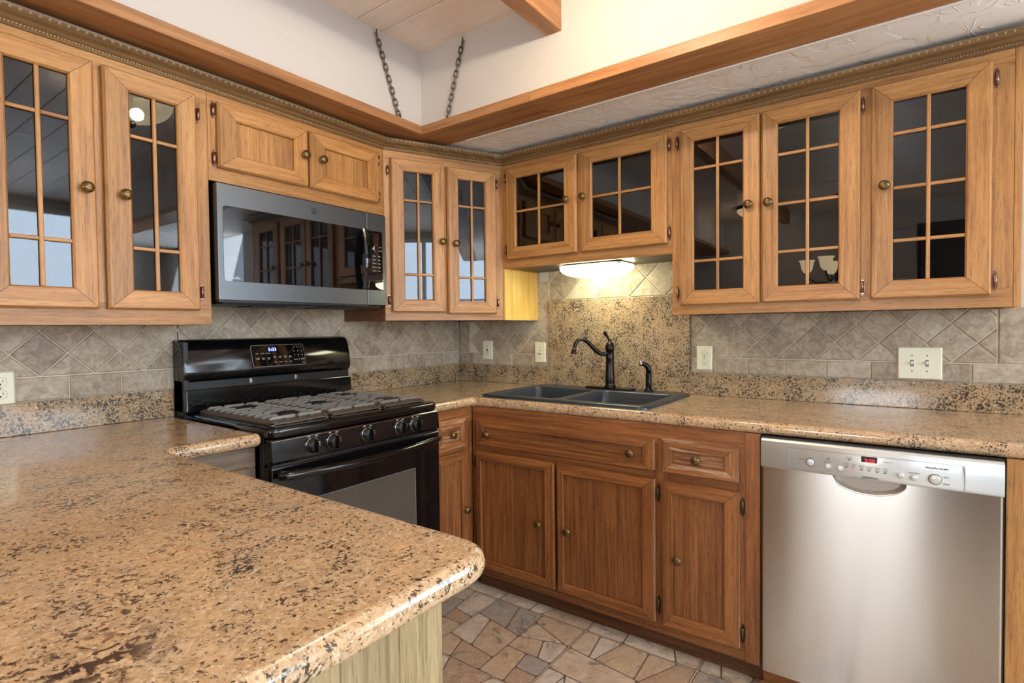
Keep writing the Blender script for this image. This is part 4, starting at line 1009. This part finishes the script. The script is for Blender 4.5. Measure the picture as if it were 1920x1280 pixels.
# ------------------------------------------------------------------ microwave
def microwave():
    X0, X1, yf, z0, z1 = -1.6617, -.9047, -.358, 1.3485, 1.7600; W_ = X1 - X0
    t = thing('microwave', 'slate grey over-the-range microwave with dark glass window', 'microwave', (X0, yf, z0)); Z = lambda z: z - z0
    b = B(BLACKM); b.box(.002, W_ - .002, .030, -yf - .012, 0.004, Z(z1) - .001); b.box(.02, W_ - .02, .02, .30, -.012, .006, bev=.003)
    b.box(.16, .30, .08, .2, -.016, -.011); b.box(.46, .60, .08, .2, -.016, -.011); b.build('body', t)
    sx = -1.0143 - X0
    b = B(SLATE, BLACKM); b.box(0, sx - .0008, 0, .0295, 0, Z(z1), SLATE, bev=.003, seg=3); b.box(.0, sx, .002, .028, -.006, .002, BLACKM); dr = b.build('door', t)
    b = B(SLATE); b.box(sx + .0008, W_, 0, .0295, 0, Z(z1), bev=.003, seg=3); cp = b.build('control_panel', t)
    b = B(BLACKGL); w = rrect(-1.643 - X0, sx - .002, Z(1.4165), Z(1.6825), .010, 4)
    w = [(x, z) if x < .3 else ((sx - .002), z) for x, z in w]
    w = [(-1.643 - X0 + .010, Z(1.4165)), (sx - .0015, Z(1.4165)), (sx - .0015, Z(1.6825)), (-1.643 - X0 + .010, Z(1.6825)), (-1.643 - X0 + .003, Z(1.6795)), (-1.643 - X0, Z(1.6725)), (-1.643 - X0, Z(1.4265)), (-1.643 - X0 + .003, Z(1.4195))]
    b.prism(w, -.0012, .001, 'xz'); b.build('window', dr)
    b = B(BLACKGL, CHROME); xr = -.9265 - X0
    w = [(sx + .0015, Z(1.4165)), (xr - .008, Z(1.4165)), (xr - .002, Z(1.419)), (xr, Z(1.4255)), (xr, Z(1.6735)), (xr - .002, Z(1.680)), (xr - .008, Z(1.6825)), (sx + .0015, Z(1.6825))]
    b.prism(w, -.0012, .001, 'xz', BLACKGL); b.box(xr, xr + .0008, -.0016, .001, Z(1.424), Z(1.675), CHROME); gp = b.build('keypad', cp)
    # dial ring and legends
    b = B(CHROME, BLACKGL); R = Matrix.Translation((-.9675 - X0, -.001, Z(1.604))) @ Matrix.Rotation(PI / 2, 4, 'X')
    b.lathe([(.0155, 0), (.0155, .006), (.0135, .0075)], 28, CHROME, R); b.lathe([(.0132, .004), (.0132, .0085), (.011, .0092)], 28, BLACKGL, R); b.build('dial', gp)
    it = []; kx = -.955 - X0
    for r_, row in enumerate((('Power', 'Cook'), ('Sensor', 'Melt'), ('Add 30s', 'Timer'), ('Popcorn', 'Reheat'), ('Defrost', 'Clock'))):
        for c_, w_ in enumerate(row): it.append((w_, .0062, -.975 - X0 + c_ * .028, -.0018, Z(1.570 - r_ * .0165)))
    it += [('Start', .0058, -.938 - X0, -.0018, Z(1.612)), ('Pause', .0058, -.938 - X0, -.0018, Z(1.596))]
    merge_texts(it, PALEINK, gp, 'keypad_lettering')
    # curved vertical handle
    b = B(BLACKGL); n = 14; hx = -1.040 - X0
    rows = []
    for i in range(n + 1):
        u = i / n; z = Z(1.4185) + (1.6805 - 1.4185) * u; y = -.020 - .020 * math.sin(PI * u)
        rows.append([b.bm.verts.new((hx + dx, y + dy, z)) for dx, dy in ((-.012, .006), (-.0125, -.002), (-.006, -.006), (.010, -.006), (.0145, -.001), (.0145, .006))])
    for a, c in zip(rows, rows[1:]):
        for j in range(6): b.bm.faces.new((a[j], a[(j + 1) % 6], c[(j + 1) % 6], c[j]))
    b.bm.faces.new(rows[0]); b.bm.faces.new(rows[-1][::-1])
    b.box(hx - .010, hx + .012, -.018, -.001, Z(1.4195), Z(1.435)); b.box(hx - .010, hx + .012, -.018, -.001, Z(1.665), Z(1.6795)); b.build('handle', dr)
    # badge: ringed monogram
    b = B(INK); c = (-1.2773 - X0, -.0005, Z(1.7215)); Mx = Matrix.Translation(c) @ Matrix.Rotation(PI / 2, 4, 'X')
    b.lathe([(.0125, 0), (.0125, .0012), (.0118, .0016)], 28, INK, Mx); bd = b.build('badge', dr)
    b = B(SLATE); b.tube([(c[0] + .0103 * math.cos(a), c[1] - .0018, c[2] + .0103 * math.sin(a)) for a in [2 * PI * i / 28 for i in range(28)]], .0005, 6, closed=True)
    for s in (1, -1): b.tube([(c[0] + s * (.0016 + .0036 * math.cos(a)), c[1] - .0018, c[2] + .0042 * math.sin(a)) for a in [(40 + 280 * i / 14) * PI / 180 for i in range(15)]], .00045, 5)
    b.build('badge_ring', bd); text('GE', .0095, SLATE, bd, (c[0], c[1] - .0017, c[2]), (PI / 2, 0, 0), 'monogram')
    text('Profile', .0135, PALEINK, dr, (-1.603 - X0, -.0016, Z(1.4285)), (PI / 2, 0, 0), 'lettering')
microwave()

# ------------------------------------------------------------------ sink, faucet, sprayer
def sink():
    x0, x1, y0, y1 = -.605, -.052, -1.492, -.652
    t = None; b = B(SINKM); bm = b.bm; zt = .9265
    outer = rrect(x0, x1, y0, y1, .045, 6)
    prof = [(0, CT + .0006), (0, zt - .008), (.0025, zt - .003), (.008, zt), (.014, zt)]
    loops = [[bm.verts.new((x, y, z)) for x, y in poly_offset(outer, d)] for d, z in prof]; n = len(outer)
    for A, C in zip(loops, loops[1:]):
        for j in range(n): bm.faces.new((A[j], A[(j + 1) % n], C[(j + 1) % n], C[j])).smooth = True
    L = loops[-1]; es = [bm.edges.get((L[j], L[(j + 1) % n])) for j in range(n)]
    for by0, by1 in ((-1.053, -.694), (-1.450, -1.083)):
        hol = rrect(-.560, -.165, by0, by1, .045, 6); levels = [(0, zt), (.004, zt - .0015), (.008, zt - .006), (.014, .80), (.018, .745), (.028, .730), (.05, .724)]
        HL = [[bm.verts.new((x, y, z)) for x, y in poly_offset(hol, d)] for d, z in levels]; m = len(hol)
        es += [bm.edges.new((HL[0][j], HL[0][(j + 1) % m])) if bm.edges.get((HL[0][j], HL[0][(j + 1) % m])) is None else bm.edges.get((HL[0][j], HL[0][(j + 1) % m])) for j in range(m)]
        for A, C in zip(HL, HL[1:]):
            for j in range(m): bm.faces.new((A[(j + 1) % m], A[j], C[j], C[(j + 1) % m])).smooth = True
        bm.faces.new(HL[-1])
    bmesh.ops.triangle_fill(bm, use_beauty=True, edges=es)
    o = b.build('kitchen_sink'); tag(o, 'black double-bowl drop-in sink in the granite worktop', 'sink')
    for yc in (-.87, -1.265):
        d = B(CHROME, DARKSLOT); d.lathe([(.044, 0), (.044, .002), (.036, .003)], 24, CHROME, Matrix.Translation((-.36, yc, .7245))); d.lathe([(.028, .003), (.028, .0042)], 20, DARKSLOT, Matrix.Translation((-.36, yc, .7245))); d.build('drain', o)
sink()
def faucet():
    zb = .9272; t = thing('kitchen_faucet', 'oil-rubbed bronze faucet with curved spout standing behind the sink', 'faucet', (-.098, -1.093, zb))
    b = B(BRONZE); slab(b, rrect(-.030, .026, -.135, .135, .026, 6), 0, .0085, .0035, seg=3); b.build('base_plate', t)
    b = B(BRONZE); b.lathe([(.030, .008), (.030, .013), (.026, .017), (.0235, .022), (.0245, .030), (.0235, .060), (.0205, .120), (.0205, .150), (.0215, .153), (.0215, .157), (.0205, .160), (.0210, .196), (.0235, .199), (.0235, .204), (.0225, .206),
                           (.0225, .212), (.0205, .222), (.0160, .231), (.0095, .237), (.0085, .240), (.0095, .244), (.008, .250), (.003, .253)], 28); b.build('body', t)
    b = B(BRONZE); d = Vector((-math.sin(.90), math.cos(.90), 0)); K = [(0.018, .178), (.035, .176), (.060, .184), (.090, .208), (.118, .236), (.142, .251), (.165, .250), (.183, .233), (.192, .207)]
    def cr(P, s=8):
        out = []
        Q = [P[0]] + P + [P[-1]]
        for i in range(1, len(Q) - 2):
            for k in range(s):
                u = k / s; a, b_, c, e = [Vector(q) for q in Q[i - 1:i + 3]]
                out.append(.5 * ((2 * b_) + (c - a) * u + (2 * a - 5 * b_ + 4 * c - e) * u * u + (3 * b_ - a - 3 * c + e) * u ** 3))
        out.append(Vector(P[-1])); return out
    c = cr([Vector((d.x * r, d.y * r, z)) for r, z in K]); b.tube(c, [.0115 - .0025 * i / len(c) for i in range(len(c))], 14)
    e = c[-1]; dn = Vector((d.x * .15, d.y * .15, -1)).normalized(); b.tube([e, e + dn * .006, e + dn * .008, e + dn * .012, e + dn * .014, e + dn * .022, e + dn * .027], [.0095, .0105, .0125, .0125, .0105, .0145, .0150], 18); b.build('spout', t)
    b = B(BRONZE); h = Vector((-.35, .55, 0)).normalized(); b.tube([Vector((0, 0, .240)), h * .007 + Vector((0, 0, .252)), h * .015 + Vector((0, 0, .268)), h * .024 + Vector((0, 0, .284)), h * .029 + Vector((0, 0, .289))], [.007, .0078, .0098, .0145, .012], 14, flat=.7); b.build('lever', t)
faucet()
def sprayer():
    t = thing('side_sprayer', 'small dark side sprayer standing right of the faucet', 'sprayer', (-.098, -1.297, .9272))
    b = B(BRONZE); b.lathe([(.0225, 0), (.0225, .004), (.018, .009), (.0145, .016), (.0135, .020)], 24); b.build('base', t)
    b = B(BRONZE); b.lathe([(.0135, .018), (.0145, .022), (.0145, .05), (.0140, .075), (.0150, .080), (.0150, .083), (.0135, .086)], 22)
    d = Vector((-.62, .78, 0)); b.tube([Vector((0, 0, .084)), Vector((0, 0, .104)), d * .004 + Vector((0, 0, .116)), d * .013 + Vector((0, 0, .126)), d * .024 + Vector((0, 0, .131)), d * .036 + Vector((0, 0, .133))], [.0125, .0135, .0135, .0125, .0115, .0115], 16)
    b.build('wand', t)
    b = B(CHROME, DARKSLOT); e = d * .036 + Vector((0, 0, .133)); b.tube([e - d * .002, e + d * .002, e + d * .008], [.0122, .0135, .0130], 18, CHROME); b.tube([e + d * .0075, e + d * .0088], [.0085, .0085], 16, DARKSLOT); b.tube([e + d * .008, e + d * .0098], [.0045, .0045], 12, CHROME); b.build('nozzle', t)['label'] = 'silver spray nozzle'
sprayer()

# ------------------------------------------------------------------ outlets and switches
def plate(name, label, cat, axis, a, z, w, h, kind):
    """a = centre coordinate along the wall; local x to the right seen from the room"""
    t = thing(name, label, cat, (a, -.0122, z) if axis == 'x' else (-.0122, a, z), 0 if axis == 'x' else RB)
    b = B(IVORY); p = rrect(-w / 2, w / 2, -h / 2, h / 2, .004, 3); q = rrect(-w / 2 + .004, w / 2 - .004, -h / 2 + .004, h / 2 - .004, .003, 3)
    L = [[b.bm.verts.new((x, y, zz)) for x, zz in pp] for pp, y in ((p, .002), (p, -.002), (q, -.0058))]
    for A, C in zip(L, L[1:]):
        for j in range(len(p)): b.bm.faces.new((A[j], A[(j + 1) % len(p)], C[(j + 1) % len(p)], C[j]))
    b.bm.faces.new(L[-1]); b.build('cover_plate', t)
    if kind == 'duplex':
        for s in (-1, 1):
            b = B(IVORY, DARKSLOT, GREYINK); zc = s * .0195; pts = [(max(-.0150, min(.0150, .0175 * math.cos(u))), zc + .0140 * math.sin(u)) for u in [2 * PI * i / 28 for i in range(28)]]
            b.prism([(x * 1.06, zc + (zz - zc) * 1.06) for x, zz in pts], -.0060, -.0040, 'xz', GREYINK); b.prism(pts, -.0072, -.0040, 'xz', IVORY)
            b.box(-.0072, -.0052, -.0076, -.0070, zc - .001, zc + .0070, DARKSLOT); b.box(.0052, .0070, -.0076, -.0070, zc, zc + .0065, DARKSLOT); b.prism([(.0026 * math.cos(u), zc - .0065 + .0030 * math.sin(u)) for u in [2 * PI * i / 10 for i in range(10)]], -.0076, -.0070, 'xz', DARKSLOT)
            b.build('socket', t)
    if kind == 'gfci':
        b = B(IVORY, DARKSLOT); b.box(-.0165, .0165, -.0078, -.0050, -.033, .033, IVORY, bev=.001); b.box(-.006, .006, -.0092, -.0075, .0015, .0075, DARKSLOT, bev=.0008); b.box(-.006, .006, -.0092, -.0075, -.0075, -.0015, DARKSLOT, bev=.0008)
        for zc in (.021, -.021):
            b.box(-.0072, -.0054, -.0082, -.0076, zc, zc + .007, DARKSLOT); b.box(.0054, .0072, -.0082, -.0076, zc, zc + .007, DARKSLOT); b.box(-.0015, .0015, -.0082, -.0076, zc - .006, zc - .003, DARKSLOT)
        b.build('socket', t)
    if kind in ('toggle', 'toggle2'):
        for xc in ([0] if kind == 'toggle' else [-.023, .023]):
            b = B(WHITEP, GREYINK); b.box(xc - .0055, xc + .0055, -.0062, -.0050, -.0125, .0125, GREYINK); b.box(xc - .0042, xc + .0042, -.0185, -.0052, -.004 + (.002), .005 + .002, WHITEP, bev=.0012)
            b.build('toggle', t)
            b = B(GREYINK)
            for zz in (.030, -.030): b.lathe([(.003, 0), (.003, .0006), (.002, .001)], 12, GREYINK, Matrix.Translation((xc, -.0056, zz)) @ Matrix.Rotation(PI / 2, 4, 'X'))
            b.build('screw', t)
    else:
        b = B(GREYINK); b.lathe([(.003, 0), (.003, .0006), (.002, .001)], 12, GREYINK, Matrix.Translation((0, -.0056, 0)) @ Matrix.Rotation(PI / 2, 4, 'X')); b.build('screw', t)
plate('wall_outlet', 'ivory duplex outlet at the far left edge, above the dark granite splash', 'outlet', 'x', -2.173, 1.068, .072, .104, 'duplex')
plate('wall_outlet', 'ivory outlet with dark test buttons near the room corner', 'outlet', 'y', -.239, 1.107, .072, .114, 'gfci')
plate('light_switch', 'single ivory light switch beside the tall granite slab', 'light switch', 'y', -.6205, 1.0985, .072, .114, 'toggle')
plate('wall_outlet', 'ivory duplex outlet just right of the tall granite slab', 'outlet', 'y', -1.537, 1.0885, .072, .112, 'duplex')
plate('light_switch', 'double ivory light switch plate under the right wall cabinet', 'light switch', 'y', -2.3428, 1.087, .137, .122, 'toggle2')

# ------------------------------------------------------------------ lamp under the small cabinet
def under_lamp():
    t = thing('under_cabinet_lamp', 'glowing white dome lamp mounted under the small cabinet over the sink', 'lamp', (-.175, -1.06, 1.5455))
    b = B(WHITEP); b.box(-.085, .095, -.165, .165, -.012, .0, bev=.003); b.build('base', t)
    b = B(UCLM); n, m = 24, 8; rows = []
    for i in range(m + 1):
        f = i / m; s = math.cos(f * PI / 2 * .97); z = -.012 - .050 * math.sin(f * PI / 2)
        rows.append([b.bm.verts.new((.112 * s * math.copysign(abs(math.cos(u)) ** .7, math.cos(u)), .186 * (s ** .8) * math.copysign(abs(math.sin(u)) ** .7, math.sin(u)), z)) for u in [2 * PI * j / n for j in range(n)]])
    for A, C in zip(rows, rows[1:]):
        for j in range(n): b.bm.faces.new((A[j], A[(j + 1) % n], C[(j + 1) % n], C[j])).smooth = True
    b.bm.faces.new(rows[-1]); b.build('diffuser', t)
under_lamp()

# ------------------------------------------------------------------ chains
link = B(CHAINM); lp = []
for i in range(20):
    a = 2 * PI * i / 20; lp.append((.0072 * math.cos(a), 0, .0072 * math.sin(a) + (.0085 if math.sin(a) > 0 else -.0085)))
link.tube(lp, .0030, 8, closed=True); LINK = link.build('chain_link')
eye = B(CHAINM); eye.tube([(.0085 * math.cos(a), 0, .0085 * math.sin(a)) for a in [(20 + 340 * i / 16) * PI / 180 for i in range(17)]], .0024, 8); eye.tube([(0, 0, .008), (0, 0, .022)], .0024, 8); EYE = eye.build('screw_eye')
def chain(top, bot, label, wallrot):
    top, bot = Vector(top), Vector(bot); t = thing('hanging_chain', label, 'chain', bot)
    d = top - bot; L = d.length; u = d.normalized(); n = round(L / .0242)
    place(EYE, t, d + Vector((0, 0, -.002)), (0, 0, wallrot)); place(EYE, t, Vector((0, 0, .004)), (PI, 0, wallrot))
    q0 = u.to_track_quat('Z', 'Y')
    for i in range(n):
        o = place(LINK, t, u * ((i + .5) * L / n), (0, 0, 0)); o.rotation_euler = (q0.to_matrix() @ Matrix.Rotation(PI / 4 + (PI / 2 if i % 2 else 0), 3, 'Z')).to_euler()
chain((-1.0366, -.474, 2.4960), (-.9203, -.480, 2.1800), 'rusty chain hanging in front of the stove-side wall above the ledge', .5)
chain((-.779, -.731, 2.4900), (-.784, -.6395, 2.1800), 'rusty chain hanging in front of the sink-side wall above the ledge', 1.0)

# ------------------------------------------------------------------ lamps behind and above the camera (seen mirrored in the glass)
def bowl_lamp():
    t = thing('ceiling_lamp', 'alabaster bowl ceiling lamp hanging above the foreground, out of frame', 'lamp', (-1.433, -1.667, CZ))
    b = B(BRONZE); b.lathe([(.06, -.02), (.06, -.0005)], 24); b.tube([(0, 0, -.02), (0, 0, -.168)], .008, 10); b.lathe([(.004, -.205), (.016, -.195), (.02, -.182), (.012, -.170)], 20); b.build('stem', t)
    b = B(BOWLT); prof = [(.185 * math.sin(a), -.170 + .10 * (1 - math.cos(a))) for a in [PI / 2 * i / 10 for i in range(1, 11)]]; n = 28; rows = [[b.bm.verts.new((r * math.cos(2 * PI * j / n), r * math.sin(2 * PI * j / n), h)) for j in range(n)] for r, h in prof]
    for A, C in zip(rows, rows[1:]):
        for j in range(n): b.bm.faces.new((A[j], A[(j + 1) % n], C[(j + 1) % n], C[j])).smooth = True
    b.bm.faces.new(rows[0]); b.build('bowl_shade', t)
    point('bowl_lamp_bulb', (-1.433, -1.60, 2.372), 40, (1.0, .86, .66), .03)
bowl_lamp()
def flush_lamp():
    t = thing('ceiling_lamp', 'round flush ceiling lamp over the dining side, seen only mirrored in the cabinet glass', 'lamp', (-4.4, -.95, CZ))
    b = B(BOWLM); b.lathe([(.17, -.03), (.165, -.05), (.13, -.085), (.06, -.105), (.01, -.108)], 28); b.build('shade', t)
    b = B(BRONZE); b.lathe([(.175, -.03), (.175, -.0005)], 28); b.build('rim', t)
    point('flush_lamp_bulb', (-4.4, -.95, 2.33), 10, (1.0, .84, .62), .08)
flush_lamp()
def chandelier():
    t = thing('chandelier', 'chandelier with tulip glass shades, seen only mirrored in the cabinet glass', 'lamp', (-4.35, -1.75, CZ))
    b = B(BRONZE); b.tube([(0, 0, -.001), (0, 0, -.75)], .009, 10); b.lathe([(.05, -.02), (.05, -.001)], 20); b.lathe([(.01, -.86), (.035, -.83), (.03, -.78), (.012, -.74)], 18); b.build('stem', t)
    for k in range(5):
        a = 2 * PI * k / 5 + .3; d = Vector((math.cos(a), math.sin(a), 0))
        b = B(BRONZE); b.tube([d * .02 + Vector((0, 0, -.80)), d * .10 + Vector((0, 0, -.86)), d * .20 + Vector((0, 0, -.86)), d * .27 + Vector((0, 0, -.80)), d * .28 + Vector((0, 0, -.76))], .007, 8); ar = b.build('arm', t)
        b = B(BOWLM); b.lathe([(.02, -.76), (.045, -.73), (.055, -.69), (.060, -.65), (.075, -.63)], 18, mat4=Matrix.Translation(d * .28)); b.build('tulip_shade', ar)
chandelier()
b = B(wood('dark_blocker_wood', (38, 28, 22), (56, 42, 34), (72, 56, 44), 'z')); b.box(-3.9, -3.25, -3.45, -2.36, 0.0005, 2.0, bev=.004); b.box(-3.249, -3.235, -3.43, -2.92, .08, 1.95, bev=.003); b.box(-3.249, -3.235, -2.90, -2.38, .08, 1.95, bev=.003)
tag(b.build('reflection_blocker'), 'tall dark added cupboard behind the camera, out of frame', 'blocker')  # unseen block added to darken the right side of the dishwasher's reflection
